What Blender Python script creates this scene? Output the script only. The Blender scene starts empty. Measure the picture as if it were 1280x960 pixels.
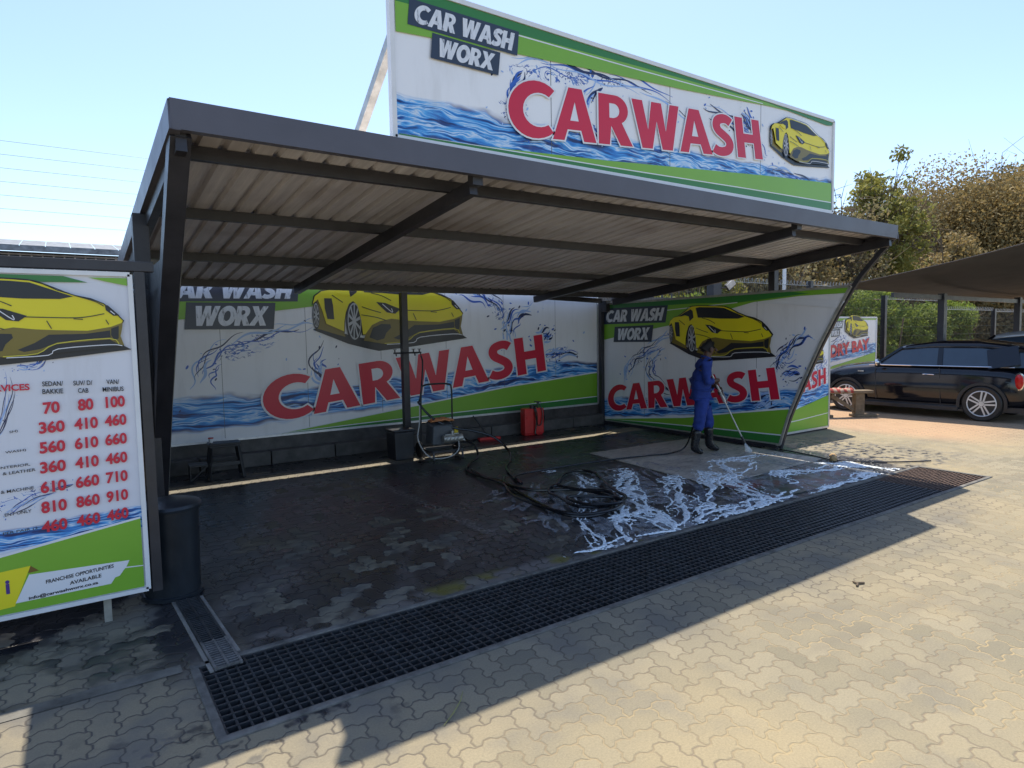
import bpy, bmesh, math, random
import numpy as np
from mathutils import Vector, Matrix, noise
from mathutils.geometry import tessellate_polygon
random.seed(7); rng=np.random.default_rng(7)
S=bpy.context.scene; COL=S.collection
R=math.radians; PI=math.pi
# ---------------------------------------------------------------- materials
class NT:
    def __init__(s,name):
        s.m=bpy.data.materials.new(name); s.m.use_nodes=True; s.t=s.m.node_tree
        s.b=s.t.nodes['Principled BSDF']; s.co=None
    def n(s,k,**kw):
        o=s.t.nodes.new(k)
        for a,b in kw.items(): setattr(o,a,b)
        return o
    def L(s,a,b): s.t.links.new(a,b)
    def put(s,sock,v):
        if hasattr(v,'is_output') or isinstance(v,bpy.types.NodeSocket): s.L(v,sock)
        else: sock.default_value=v
    def M(s,op,a,b=0.0,c=0.0,clamp=False):
        o=s.n('ShaderNodeMath',operation=op); o.use_clamp=clamp
        s.put(o.inputs[0],a); s.put(o.inputs[1],b); s.put(o.inputs[2],c); return o.outputs[0]
    def obj(s):
        if not s.co: s.co=s.n('ShaderNodeTexCoord').outputs['Object']
        return s.co
    def xyz(s,v=None):
        o=s.n('ShaderNodeSeparateXYZ'); s.L(v or s.obj(),o.inputs[0]); return o.outputs
    def vec(s,x,y,z=0.0):
        o=s.n('ShaderNodeCombineXYZ')
        for i,v in enumerate((x,y,z)): s.put(o.inputs[i],v)
        return o.outputs[0]
    def noise(s,vec=None,scale=5,detail=4,rough=.55,dist=0,col=False):
        o=s.n('ShaderNodeTexNoise'); s.L(vec or s.obj(),o.inputs['Vector'])
        o.inputs['Scale'].default_value=scale;o.inputs['Detail'].default_value=detail
        o.inputs['Roughness'].default_value=rough;o.inputs['Distortion'].default_value=dist
        return o.outputs['Color' if col else 'Fac']
    def white(s,vec):
        o=s.n('ShaderNodeTexWhiteNoise',noise_dimensions='3D'); s.L(vec,o.inputs['Vector']); return o.outputs['Value']
    def ramp(s,f,stops,interp='LINEAR'):
        o=s.n('ShaderNodeValToRGB'); r=o.color_ramp; r.interpolation=interp
        while len(r.elements)<len(stops): r.elements.new(.5)
        for e,(p,c) in zip(r.elements,stops): e.position=p; e.color=(*c,1) if len(c)==3 else c
        s.L(f,o.inputs[0]); return o.outputs[0]
    def step(s,v,a,b):
        o=s.n('ShaderNodeMapRange',interpolation_type='SMOOTHSTEP'); s.put(o.inputs[0],v)
        o.inputs[1].default_value=a;o.inputs[2].default_value=b; return o.outputs[0]
    def mix(s,f,a,b,mode='MIX'):
        o=s.n('ShaderNodeMix',data_type='RGBA',blend_type=mode); s.put(o.inputs[0],f)
        for i,v in ((6,a),(7,b)):
            if isinstance(v,(tuple,list)): v=(*v[:3],1)
            s.put(o.inputs[i],v)
        return o.outputs[2]
    def bump(s,h,strength=.3,dist=.01,normal=None):
        o=s.n('ShaderNodeBump'); s.put(o.inputs['Height'],h); o.inputs['Strength'].default_value=strength
        o.inputs['Distance'].default_value=dist
        if normal is not None: s.L(normal,o.inputs['Normal'])
        return o.outputs[0]
    def out(s,col=None,rough=None,metal=None,nor=None,spec=None):
        b=s.b.inputs
        if col is not None: s.put(b['Base Color'],(*col[:3],1) if isinstance(col,(tuple,list)) else col)
        if rough is not None: s.put(b['Roughness'],rough)
        if metal is not None: s.put(b['Metallic'],metal)
        if nor is not None: s.L(nor,b['Normal'])
        if spec is not None: b['Specular IOR Level'].default_value=spec
        return s.m
def M(name,c,rough=.5,metal=0,var=.25,scale=6,bump=0,bscale=60,spec=None,rv=.12):
    """painted / worn surface: colour varies with blotches and fine grain"""
    t=NT(name)
    f=t.noise(scale=scale,detail=6,rough=.65)
    lo=tuple(x*(1-var) for x in c); hi=tuple(min(1,x*(1+var)) for x in c)
    col=t.ramp(f,[(.3,lo),(.7,hi)])
    r=t.M('ADD',t.M('MULTIPLY',t.noise(scale=scale*2.3,detail=5),rv*2),rough-rv)
    nor=t.bump(t.noise(scale=bscale,detail=4),bump,.004) if bump else None
    return t.out(col,r,metal,nor,spec)
m_steel=M('charcoal_steel',(.028,.027,.032),.42,0,.3,4,.15,90)
m_fascia=M('grey_fascia',(.085,.082,.10),.4,0,.12,1.5,.05,30)
m_galv=M('galvanised',(.45,.44,.40),.42,.6,.25,9,.1,60)
m_black=M('black_plastic',(.02,.022,.026),.38,0,.3,5,.1,80)
m_rubber=M('rubber',(.014,.014,.015),.45,0,.3,20)
m_hose=M('black_hose',(.010,.010,.012),.22,0,.2,10)
m_chrome=M('chrome',(.75,.75,.75),.14,1,.08,6)
m_alu=M('aluminium_trim',(.62,.63,.64),.35,.5,.15,7)
m_white=M('white_trim',(.72,.73,.74),.4,0,.06,5)
m_greysteel=M('bin_plastic',(.016,.021,.027),.33,0,.35,3,.25,25)
m_conc=M('concrete',(.23,.22,.20),.8,0,.35,5,.5,50)
m_concdark=M('wet_concrete',(.065,.06,.058),.55,0,.55,3.5,.5,40)
m_grating=M('grating_plastic',(.035,.037,.04),.45,0,.5,9,.2,60)
m_rust=M('rusty_steel',(.10,.062,.045),.7,.2,.5,14,.4,80)
m_red=M('red_plastic',(.55,.02,.02),.32,0,.15,6)
m_blue=M('blue_overall',(.014,.038,.21),.85,0,.25,9,.5,120)
m_skin=M('brown_skin',(.075,.035,.022),.5,0,.15,12)
m_hair=M('black_hair',(.01,.009,.009),.8,0,.3,60,.6,300)
m_boot=M('gumboot',(.012,.012,.014),.28,0,.3,7)
m_yel=M('yellow_label',(.75,.55,.02),.5)
m_cloth=M('orange_cloth',(.62,.25,.10),.9,0,.4,20,.5,90)
m_wood=M('worn_wood',(.16,.12,.075),.8,0,.4,12,.5,70)
m_tan=M('tan_bristle',(.42,.28,.13),.85,0,.35,40,.6,200)
m_pipe=M('clear_pipe',(.5,.5,.48),.3,0,.15,8)
m_tail=M('red_lens',(.5,.012,.012),.12,0,.2,20)
m_carblk=M('black_car_paint',(.006,.007,.011),.09,0,.1,1.5,spec=.6,rv=.02)
m_carsil=M('silver_car_paint',(.5,.51,.52),.2,.4,.05,1.5)
m_glass=M('dark_window_glass',(.03,.05,.075),.05,0,.15,1.0,spec=.8,rv=.02)
m_seat=M('grey_seat',(.2,.21,.22),.8)
m_brick=M('wall_render',(.11,.105,.10),.85,0,.4,3,.5,30)
m_tile=M('roof_tile',(.17,.19,.21),.6,0,.5,8,.3,20)
m_bark=M('bark',(.12,.09,.06),.9,0,.4,10,.8,40)
m_lampglass=M('lamp_glass',(.5,.5,.48),.2)
def leafmat(n,a,b,c):
    t=NT(n); f=t.noise(scale=.9,detail=2); g=t.white(t.vec(*[t.M('FLOOR',t.M('MULTIPLY',o,6.0)) for o in t.xyz()]))
    col=t.mix(t.step(g,0,1),t.ramp(f,[(.35,a),(.65,b)]),c)
    t.out(col,.75); 
    tr=t.n('ShaderNodeBsdfTranslucent'); t.L(col,tr.inputs[0]); mx=t.n('ShaderNodeMixShader'); mx.inputs[0].default_value=.35
    t.L(t.b.outputs[0],mx.inputs[1]); t.L(tr.outputs[0],mx.inputs[2]); t.L(mx.outputs[0],t.t.nodes['Material Output'].inputs[0]); return t.m
l_green=leafmat('olive_leaves',(.14,.15,.035),(.33,.30,.07),(.22,.22,.05))
l_brown=leafmat('brown_leaves',(.20,.135,.05),(.38,.28,.115),(.27,.215,.09))
l_bright=leafmat('bright_leaves',(.13,.20,.035),(.30,.37,.06),(.20,.26,.05))
l_dark=leafmat('dark_leaves',(.03,.05,.015),(.09,.11,.03),(.07,.07,.03))
l_dry=leafmat('dry_leaves',(.17,.13,.06),(.33,.27,.13),(.24,.21,.10))
# shade net
t=NT('shade_net'); c=t.xyz(); w=t.M('SINE',t.M('MULTIPLY',c[0],900)); w2=t.noise(scale=2,detail=5)
m_net=t.out(t.ramp(w2,[(.3,(.062,.062,.064)),(.7,(.095,.094,.095))]),.85)
tr=t.n('ShaderNodeBsdfTranslucent'); tr.inputs[0].default_value=(.10,.095,.09,1); mx=t.n('ShaderNodeMixShader'); mx.inputs[0].default_value=.3
t.L(t.b.outputs[0],mx.inputs[1]); t.L(tr.outputs[0],mx.inputs[2]); t.L(mx.outputs[0],t.t.nodes['Material Output'].inputs[0])
# roof sheet: galvanised, dull, with streaks along the ribs
t=NT('ibr_sheet'); c=t.xyz(); st=t.noise(t.vec(t.M('MULTIPLY',c[0],14.0),t.M('MULTIPLY',c[1],.8),0.0),scale=1,detail=5,rough=.7)
bl=t.noise(scale=1.1,detail=4)
colr=t.mix(t.step(bl,.45,.75),t.ramp(st,[(.3,(.50,.47,.475)),(.7,(.82,.78,.775))]),(.46,.41,.395))
m_sheet=t.out(colr,t.M('ADD',t.M('MULTIPLY',st,.3),.3),.08,t.bump(t.noise(scale=30),.1,.003))
# water surface in the trench
t=NT('drain_water'); m_water=t.out(t.ramp(t.noise(scale=3,detail=4),[(.45,(.01,.015,.02)),(.60,(.20,.32,.42))]),.06,0,t.bump(t.noise(scale=14,detail=3),.3,.02))  # pale blue blotches paint the sky's reflection into the colour
# foam
t=NT('soap_foam'); m_foam=t.out(t.ramp(t.noise(scale=22,detail=5),[(.3,(.62,.71,.78)),(.6,(.88,.93,.97))]),.5,0,t.bump(t.noise(scale=120,detail=4),.8,.006)); t.L(t.ramp(t.noise(scale=38,detail=6,rough=.7),[(.36,(.45,)*3),(.50,(1,)*3)]),t.b.inputs['Alpha'])
t=NT('thin_suds'); m_foam2=t.out((.46,.50,.56),.25); t.L(t.ramp(t.noise(scale=9,detail=6,rough=.7),[(.35,(.0,)*3),(.7,(.75,)*3)]),t.b.inputs['Alpha'])
t=NT('water_jet'); m_jet=t.out((.8,.85,.9),.4); t.b.inputs['Alpha'].default_value=.35
# carpet / rug
t=NT('wet_grey_carpet'); c=t.xyz(); f=t.noise(scale=1.6,detail=7,rough=.6); f2=t.noise(t.vec(t.M('MULTIPLY',c[0],3.0),t.M('MULTIPLY',c[1],9.0),0.0),scale=2.2,detail=6,dist=1.0)
m_carpet=t.out(t.mix(t.step(f2,.45,.7),t.ramp(f,[(.3,(.36,.32,.27)),(.65,(.60,.54,.46))]),(.24,.215,.19)),t.M('ADD',t.M('MULTIPLY',f,.4),.25),0,t.bump(f2,.4,.01))
t=NT('wet_patterned_rug'); f=t.noise(scale=2.2,detail=5,dist=.6); f2=t.noise(scale=5,detail=6)
m_rug=t.out(t.mix(t.step(f2,.5,.66),t.ramp(f,[(.38,(.025,.04,.018)),(.5,(.06,.045,.045)),(.6,(.17,.05,.05))]),(.17,.18,.20)),.3,0,t.bump(f2,.4,.01))
# ---------------------------------------------------------------- pavers
def paver_mat():
    t=NT('zigzag_pavers'); P=t.xyz(); W=.119
    x=t.M('DIVIDE',P[0],W); y=t.M('DIVIDE',P[1],W)
    jx=t.noise(scale=11,detail=2); 
    def wave(v,ph):
        s_=t.M('SINE',t.M('ADD',t.M('MULTIPLY',v,2*PI),ph)); s_=t.M('MULTIPLY',s_,1.7)
        return t.M('MULTIPLY',t.M('MAXIMUM',t.M('MINIMUM',s_,1.0),-1.0),.098)
    X=t.M('ADD',t.M('ADD',x,wave(y,.4)),t.M('MULTIPLY',jx,.12)); Y=t.M('ADD',t.M('ADD',y,wave(x,1.9)),t.M('MULTIPLY',jx,-.12))
    i=t.M('FLOOR',X); j=t.M('FLOOR',Y); fx=t.M('SUBTRACT',X,i); fy=t.M('SUBTRACT',Y,j)
    m=t.M('FLOORED_MODULO',t.M('SUBTRACT',i,j),4.0); m=t.M('ROUND',m)
    hz=t.M('LESS_THAN',m,1.5)
    k=t.M('SUBTRACT',3.0,m)
    lu=t.M('ADD',fx,m); lv=t.M('ADD',fy,k)
    def sel(a,b): return t.M('ADD',t.M('MULTIPLY',a,hz),t.M('MULTIPLY',b,t.M('SUBTRACT',1.0,hz)))
    along=sel(lu,lv); across=sel(fy,fx)
    d=t.M('MINIMUM',t.M('MINIMUM',along,t.M('SUBTRACT',2.0,along)),t.M('MINIMUM',across,t.M('SUBTRACT',1.0,across)))
    idx=sel(t.M('SUBTRACT',i,m),i); idy=sel(j,t.M('SUBTRACT',j,k))
    idv=t.vec(idx,idy,0.0); rnd=t.white(idv); rnd2=t.white(t.vec(idy,idx,7.0))
    edge=t.noise(scale=55,detail=3)
    joint=t.M('SUBTRACT',1.0,t.step(t.M('ADD',d,t.M('MULTIPLY',t.M('SUBTRACT',edge,.5),.05)),.018,.058))
    big=t.noise(scale=.45,detail=5); mid=t.noise(scale=2.4,detail=5); fine=t.noise(scale=95,detail=4,rough=.8)
    # masks in metres on the ground
    def box(x0,x1,y0,y1,s=.25,amp=.9):
        nn=t.M('MULTIPLY',t.M('SUBTRACT',t.noise(scale=1.5,detail=5),.5),amp)
        px=t.M('ADD',P[0],nn); py=t.M('ADD',P[1],nn)
        a=t.M('MULTIPLY',t.step(px,x0-s,x0+s),t.M('SUBTRACT',1.0,t.step(px,x1-s,x1+s)))
        b=t.M('MULTIPLY',t.step(py,y0-s,y0+s),t.M('SUBTRACT',1.0,t.step(py,y1-s,y1+s)))
        return t.M('MULTIPLY',a,b)
    wet=t.M('MAXIMUM',box(.75,9.3,3.6,9.9,.12,.25),box(-3.0,.9,3.95,9,.3,.9))
    wet=t.M('MAXIMUM',wet,t.M('MULTIPLY',box(9.0,10.6,3.9,6.3,.35,1.0),t.step(t.noise(scale=9,detail=5),.45,.6)))
    wet=t.M('MAXIMUM',wet,t.M('MULTIPLY',box(-.2,1.4,2.9,3.4,.2,.5),t.step(t.noise(scale=6,detail=5),.55,.65)))
    # dry islands, one paver at a time
    dn=t.noise(t.vec(t.M('MULTIPLY',idx,.11),t.M('MULTIPLY',idy,.11),3.0),scale=1.5,detail=3)
    near=t.M('SUBTRACT',1.0,t.step(t.M('ADD',P[1],t.M('MULTIPLY',P[0],.25)),5.4,8.6))
    dry=t.M('MULTIPLY',t.step(t.M('ADD',t.M('ADD',dn,t.M('MULTIPLY',rnd,.36)),t.M('MULTIPLY',near,.085)),.845,.90),t.step(P[1],3.5,3.7))
    dryL=t.M('MULTIPLY',t.M('SUBTRACT',1.0,t.step(P[0],.3,.6)),t.step(t.noise(scale=1.6,detail=6),.50,.60))
    wetm=t.M('MULTIPLY',wet,t.M('SUBTRACT',1.0,t.M('MAXIMUM',t.M('MULTIPLY',dry,t.M('ADD',.28,t.M('MULTIPLY',t.step(t.noise(scale=7,detail=5),.36,.6),.55))),dryL)))
    wetm=t.M('MULTIPLY',wetm,t.M('SUBTRACT',1.0,t.M('MULTIPLY',.8,t.M('MULTIPLY',t.step(P[1],8.60,8.68),t.M('SUBTRACT',1.0,t.step(P[1],9.02,9.10))))))  # wetness cut in a band to paint the rear sun strip brighter
    base=t.mix(rnd,(.195,.175,.122),(.268,.236,.164))
    base=t.mix(t.step(big,.4,.68),base,(.30,.25,.155))
    base=t.mix(t.M('MULTIPLY',t.step(mid,.48,.72),.5),base,(.185,.172,.14))
    sp=t.M('MULTIPLY',t.M('SUBTRACT',fine,.5),1.0)
    base=t.mix(t.M('ADD',.5,sp,clamp=True),t.mix(1.0,base,(.52,.52,.53),'MULTIPLY'),t.mix(1.0,base,(1.42,1.42,1.40),'MULTIPLY'))
    ty=t.noise(t.vec(t.M('MULTIPLY',P[0],.35),t.M('MULTIPLY',P[1],1.6),0.0),scale=1.0,detail=5,rough=.6); base=t.mix(t.M('MULTIPLY',t.step(ty,.52,.70),.45),base,(.15,.135,.105))
    # reddish bays under the cars further right
    red=t.M('MULTIPLY',t.step(P[0],11.3,12.3),t.step(P[1],3.2,5.2))
    base=t.mix(t.M('MULTIPLY',red,.65),base,(.44,.26,.15))
    jn=t.step(t.noise(scale=1.1,detail=5),.35,.6); jcol=t.mix(jn,(.34,.27,.155),(.20,.165,.115))
    dry_c=t.mix(joint,base,jcol)
    worn=t.M('MULTIPLY',t.step(P[1],1.9,3.1),t.M('SUBTRACT',1.0,t.step(P[0],6.5,9.0)))  # grime near the grate plus shade painted in over the front paving
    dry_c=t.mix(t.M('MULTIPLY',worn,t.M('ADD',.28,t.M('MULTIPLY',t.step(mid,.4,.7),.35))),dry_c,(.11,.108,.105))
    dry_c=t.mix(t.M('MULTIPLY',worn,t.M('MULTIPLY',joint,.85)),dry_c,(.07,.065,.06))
    flow=t.noise(t.vec(t.M('ADD',t.M('MULTIPLY',P[0],2.2),t.M('MULTIPLY',P[1],-1.4)),t.M('ADD',t.M('MULTIPLY',P[0],.45),t.M('MULTIPLY',P[1],.6)),0.0),scale=1.0,detail=6,rough=.6,dist=.7)
    wetc=t.ramp(mid,[(.3,(.014,.015,.018)),(.55,(.028,.029,.034)),(.75,(.050,.048,.054))])
    wetc=t.mix(t.M('MULTIPLY',t.step(flow,.50,.72),t.M('MULTIPLY',near,.75)),wetc,(.125,.118,.122))
    rim=t.M('MULTIPLY',box(.7,5.5,3.95,4.12,.05,.18),t.step(mid,.42,.55)); wetc=t.mix(t.M('MULTIPLY',rim,.7),wetc,(.19,.175,.165))
    moss=t.M('MULTIPLY',box(2.0,4.4,3.95,4.15,.07,.15),t.step(t.noise(scale=3,detail=4),.5,.62))
    wetc=t.mix(t.M('MULTIPLY',joint,.7),wetc,(.010,.010,.011))
    # dried line of lather along the bay divider
    ln=t.M('MULTIPLY',box(3.12,3.24,5.0,8.0,.035,.06),t.step(t.noise(scale=26,detail=3),.48,.6))
    wetc=t.mix(t.M('MULTIPLY',ln,.8),wetc,(.24,.23,.22)); wetc=t.mix(moss,wetc,(.13,.12,.03))
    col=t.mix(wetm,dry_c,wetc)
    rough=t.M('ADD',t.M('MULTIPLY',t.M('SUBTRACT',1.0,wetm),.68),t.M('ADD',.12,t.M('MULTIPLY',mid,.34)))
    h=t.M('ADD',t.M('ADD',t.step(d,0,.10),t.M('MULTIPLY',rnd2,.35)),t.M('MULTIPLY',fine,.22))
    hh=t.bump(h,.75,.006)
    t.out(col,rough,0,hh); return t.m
m_paver=paver_mat()
# ---------------------------------------------------------------- mesh builder
class MB:
    def __init__(s): s.v=[];s.f=[];s.mi=[];s.k=0
    def add(s,vs,fs):
        n=len(s.v); s.v+=[tuple(v) for v in vs]; s.f+=[tuple(i+n for i in f) for f in fs]; s.mi+=[s.k]*len(fs); return s
    def box(s,a,b):
        (x0,y0,z0),(x1,y1,z1)=a,b
        return s.add([(x0,y0,z0),(x1,y0,z0),(x1,y1,z0),(x0,y1,z0),(x0,y0,z1),(x1,y0,z1),(x1,y1,z1),(x0,y1,z1)],
          [(0,3,2,1),(4,5,6,7),(0,1,5,4),(1,2,6,5),(2,3,7,6),(3,0,4,7)])
    def bar(s,p,q,w,h,up=(0,0,1)):
        p=Vector(p);q=Vector(q);d=(q-p).normalized();u=Vector(up);r=d.cross(u)
        if r.length<1e-4: r=d.cross(Vector((0,1,0)))
        r.normalize();u=r.cross(d).normalized();vs=[]
        for c in (p,q):
            for a,b in((-1,-1),(1,-1),(1,1),(-1,1)): vs.append(c+r*(a*w/2)+u*(b*h/2))
        return s.add(vs,[(0,1,2,3),(7,6,5,4),(0,4,5,1),(1,5,6,2),(2,6,7,3),(3,7,4,0)])
    def tube(s,pts,r,seg=8,caps=True):
        pts=[Vector(p) for p in pts]; n=len(pts); rs=r if isinstance(r,(list,tuple)) else [r]*n
        rings=[];ref=None
        for i,p in enumerate(pts):
            d=(pts[min(i+1,n-1)]-pts[max(i-1,0)]).normalized()
            if ref is None:
                ref=d.cross(Vector((0,0,1)))
                if ref.length<.05: ref=d.cross(Vector((1,0,0)))
            ref=(ref-d*ref.dot(d)); 
            if ref.length<1e-5: ref=d.orthogonal()
            ref.normalize(); b=d.cross(ref)
            rings.append([p+(ref*math.cos(2*PI*k/seg)+b*math.sin(2*PI*k/seg))*rs[i] for k in range(seg)])
        vs=[v for g in rings for v in g]; fs=[]
        for i in range(n-1):
            for k in range(seg):
                k2=(k+1)%seg; fs.append((i*seg+k,i*seg+k2,(i+1)*seg+k2,(i+1)*seg+k))
        if caps: fs.append(tuple(range(seg-1,-1,-1))); fs.append(tuple((n-1)*seg+k for k in range(seg)))
        return s.add(vs,fs)
    def lathe(s,prof,c=(0,0,0),seg=24,axis='Z',sx=1,sy=1):
        vs=[]
        for r,z in prof:
            for k in range(seg):
                a=2*PI*k/seg; p=(r*math.cos(a)*sx,r*math.sin(a)*sy,z)
                if axis=='X': p=(p[2],p[0],p[1])
                elif axis=='Y': p=(p[0],p[2],p[1])
                vs.append((p[0]+c[0],p[1]+c[1],p[2]+c[2]))
        fs=[]
        for i in range(len(prof)-1):
            for k in range(seg):
                k2=(k+1)%seg; fs.append((i*seg+k,i*seg+k2,(i+1)*seg+k2,(i+1)*seg+k))
        fs.append(tuple(range(seg-1,-1,-1)));fs.append(tuple((len(prof)-1)*seg+k for k in range(seg)))
        return s.add(vs,fs)
    def flat(s,pts,y,holes=()):
        """polygon in local x,z at depth y, facing -y"""
        loops=[[Vector((a,b,0)) for a,b in pts]]+[[Vector((a,b,0)) for a,b in h] for h in holes]
        allp=[p for l in loops for p in l]; tr=tessellate_polygon(loops); fs=[]
        for a,b,c in tr:
            A,B,C=allp[a],allp[b],allp[c]
            fs.append((a,b,c) if (B-A).cross(C-A).z>0 else (a,c,b))
        return s.add([(p.x,y,p.y) for p in allp],fs)
    def build(s,name,mats,parent=None,smooth=False,bevel=0,label=None):
        me=bpy.data.meshes.new(name); me.from_pydata([tuple(v) for v in s.v],[],s.f)
        for m in (mats if isinstance(mats,(list,tuple)) else [mats]): me.materials.append(m)
        if any(s.mi): me.polygons.foreach_set('material_index',s.mi)
        if smooth: me.polygons.foreach_set('use_smooth',[True]*len(s.f))
        me.update(); o=bpy.data.objects.new(name,me); COL.objects.link(o)
        if parent: o.parent=parent
        if smooth: 
            o.modifiers.new('es','EDGE_SPLIT').split_angle=R(38)
        if bevel:
            b=o.modifiers.new('bv','BEVEL'); b.width=bevel; b.segments=2; b.limit_method='ANGLE'; b.angle_limit=R(40)
        if label: o['label']=label
        return o
def thing(name,label,cat,loc=(0,0,0),rz=0,group=None):
    o=bpy.data.objects.new(name,None); COL.objects.link(o); o.location=loc; o.rotation_euler=(0,0,rz); o.empty_display_size=.2
    o['label']=label;o['category']=cat
    if group:o['group']=group
    return o
def tag(o,label,cat,group=None):
    o['label']=label;o['category']=cat
    if group:o['group']=group
    return o
def struct(o,kind='structure'): o['kind']=kind; return o
def smooth_line(pts,n=8,closed=False):
    P=[Vector(p) for p in pts];o=[]
    N=len(P); rg=range(N if closed else N-1)
    for i in rg:
        p0=P[(i-1)%N] if closed or i>0 else P[0]; p1=P[i]; p2=P[(i+1)%N]; p3=P[(i+2)%N] if closed or i+2<N else P[-1]
        for k in range(n):
            t=k/n;o.append(.5*((2*p1)+(p2-p0)*t+(2*p0-5*p1+4*p2-p3)*t*t+(3*p1-p0-3*p2+p3)*t**3))
    if not closed:o.append(P[-1])
    return o
# ---------------------------------------------------------------- camera, sky, sun
cam=bpy.data.cameras.new('camera'); co=bpy.data.objects.new('camera',cam); COL.objects.link(co); S.camera=co
cam.sensor_width=36; cam.lens=808.1/1280*36; cam.clip_end=2000; cam.clip_start=.05
yaw,pit,rol=6.04122279e-01,-7.42065592e-02,-1.80355816e-02
f=Vector((math.sin(yaw)*math.cos(pit),math.cos(yaw)*math.cos(pit),math.sin(pit))); r=Vector((math.cos(yaw),-math.sin(yaw),0)); u=r.cross(f)
r2=r*math.cos(rol)+u*math.sin(rol); u2=-r*math.sin(rol)+u*math.cos(rol)
mw=Matrix((r2,u2,-f)).transposed().to_4x4(); mw.translation=Vector((0,0,1.83)); co.matrix_world=mw
W=bpy.data.worlds.new('World'); S.world=W; W.use_nodes=True; nt=W.node_tree; bg=nt.nodes['Background']
sky=nt.nodes.new('ShaderNodeTexSky'); sky.sky_type='NISHITA'; sky.sun_disc=False
SD=Vector((.258,.385,1)).normalized()
sky.sun_elevation=math.asin(SD.z); sky.sun_rotation=math.atan2(SD.x,SD.y); sky.altitude=1500; sky.air_density=1.0; sky.dust_density=2.4; sky.ozone_density=1.5
nt.links.new(sky.outputs[0],bg.inputs[0]); bg.inputs[1].default_value=.136
sl=bpy.data.lights.new('sun','SUN'); sl.energy=3.6; sl.angle=R(.53); sl.color=(1,.91,.77); so=bpy.data.objects.new('sun',sl); COL.objects.link(so)
so.rotation_euler=SD.to_track_quat('Z','Y').to_euler()
S.cycles.max_bounces=12; S.cycles.diffuse_bounces=7
S.view_settings.view_transform='Standard'; S.view_settings.look='None'; S.view_settings.exposure=1.02; S.view_settings.gamma=1
# ---------------------------------------------------------------- ground with a trench cut in it
GX0,GX1,GY0,GY1=.52,9.2,3.13,3.9
def ground():
    m=MB(); xs=[-400,GX0,GX1,500]; ys=[-400,GY0,GY1,600]
    for i in range(3):
        for j in range(3):
            if i==1 and j==1: continue
            m.add([(xs[i],ys[j],0),(xs[i+1],ys[j],0),(xs[i+1],ys[j+1],0),(xs[i],ys[j+1],0)],[(0,1,2,3)])
    struct(m.build('ground',m_paver))
ground()
m=MB(); x0,x1,y0,y1=GX0,GX1,GY0,GY1; D=-.38
m.add([(x0,y0,0),(x1,y0,0),(x1,y1,0),(x0,y1,0),(x0,y0,D),(x1,y0,D),(x1,y1,D),(x0,y1,D)],[(0,1,5,4),(1,2,6,5),(2,3,7,6),(3,0,4,7),(4,5,6,7)])
struct(m.build('drain_trench',m_concdark))
m=MB(); m.add([(x0,y0,-.16),(x1,y0,-.16),(x1,y1,-.16),(x0,y1,-.16)],[(0,1,2,3)]); struct(m.build('trench_water',m_water))
m=MB()
m.add([(-6,3.9,.004),(.44,3.9,.004),(.44,4.0,.004),(-6,4.0,.004)],[(0,1,2,3)])
struct(m.build('concrete_edging_path',M('stained_edging',(.125,.12,.105),.85,0,.5,5,.5,50)))
def frame(x0,x1,y0,y1,name,mat,label,w=.045):
    m=MB(); z0,z1=-.03,.012
    m.box((x0-w,y0-w,z0),(x1+w,y0,z1)); m.box((x0-w,y1,z0),(x1+w,y1+w,z1)); m.box((x0-w,y0,z0),(x0,y1,z1-.002)); m.box((x1,y0,z0),(x1+w,y1,z1-.002)); return m
g=thing('drain_grate','long black square mesh drain grate running along the front of the wash bay','drain grate',(x0,y0,0))
frame(0,x1-x0,0,y1-y0,'frame',m_conc,'').build('kerb_frame',M('stained_kerb_frame',(.12,.115,.105),.8,0,.55,7,.6,60),g,bevel=.006)
gl=7.52
for k in range(5):
    a=k*gl/5+.005; b=(k+1)*gl/5-.005; mm=MB(); n=int(round((b-a)/.0575))
    for i in range(n+1):
        xx=a+(b-a)*i/n; mm.box((xx-.0055,.006,-.036),(xx+.0055,y1-y0-.006,.0005))
    for j in range(14):
        yy=.01+(y1-y0-.02)*j/13; mm.box((a,yy-.006,-.034),(b,yy+.006,.0025))
    mm.build('mesh_panel',m_grating,g)
g2=thing('drain_grate','short rusty barred drain grate in sunlight at the right end of the black one','drain grate',(x0+gl+.01,y0,0))
mm=MB(); L_=x1-x0-gl-.02
for j in range(20):
    yy=.012+(y1-y0-.024)*j/19; mm.box((0,yy-.006,-.034),(L_,yy+.006,.002))
mm.build('long_bars',m_rust,g2); mm=MB()
for i in range(9):
    xx=.01+(L_-.02)*i/8; mm.box((xx-.006,.006,-.04),(xx+.006,y1-y0-.006,-.004))
mm.build('cross_bars',m_rust,g2)
# small channel drain coming from the bin
c=thing('channel_drain','narrow slotted channel drain leading from the round bin to the big grate','channel drain',(.66,3.80,0),R(2))
for k in range(3):
    y_=k*.40; w=.075; off=(0,.0,-.004)[k]; m=MB()
    m.box((-w+off,y_+.004,.003),(-w+.014+off,y_+.392,.022)); m.box((w-.014+off,y_+.004,.003),(w+off,y_+.392,.022)); m.box((-.006+off,y_+.004,.006),(.006+off,y_+.392,.0215))
    for i in range(13):
        yy=y_+.010+i*.030; m.box((-w+.01+off,yy,.004),(w-.01+off,yy+.011,.020))
    m.build('slotted_cover',M('cast_cover',(.16,.155,.15),.6,.2,.5,12,.3,50) if k==0 else m_grating,c,bevel=.001)
m=MB(); m.box((-.1,0,.0022),(-.079,1.2,.012)); m.box((.079,.16,.0022),(.1,1.2,.012)); m.build('concrete_surround',m_conc,c)
m=MB(); m.box((-.074,0,.0015),(.074,1.2,.0026)); m.build('channel_bed',m_black,c)
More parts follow.
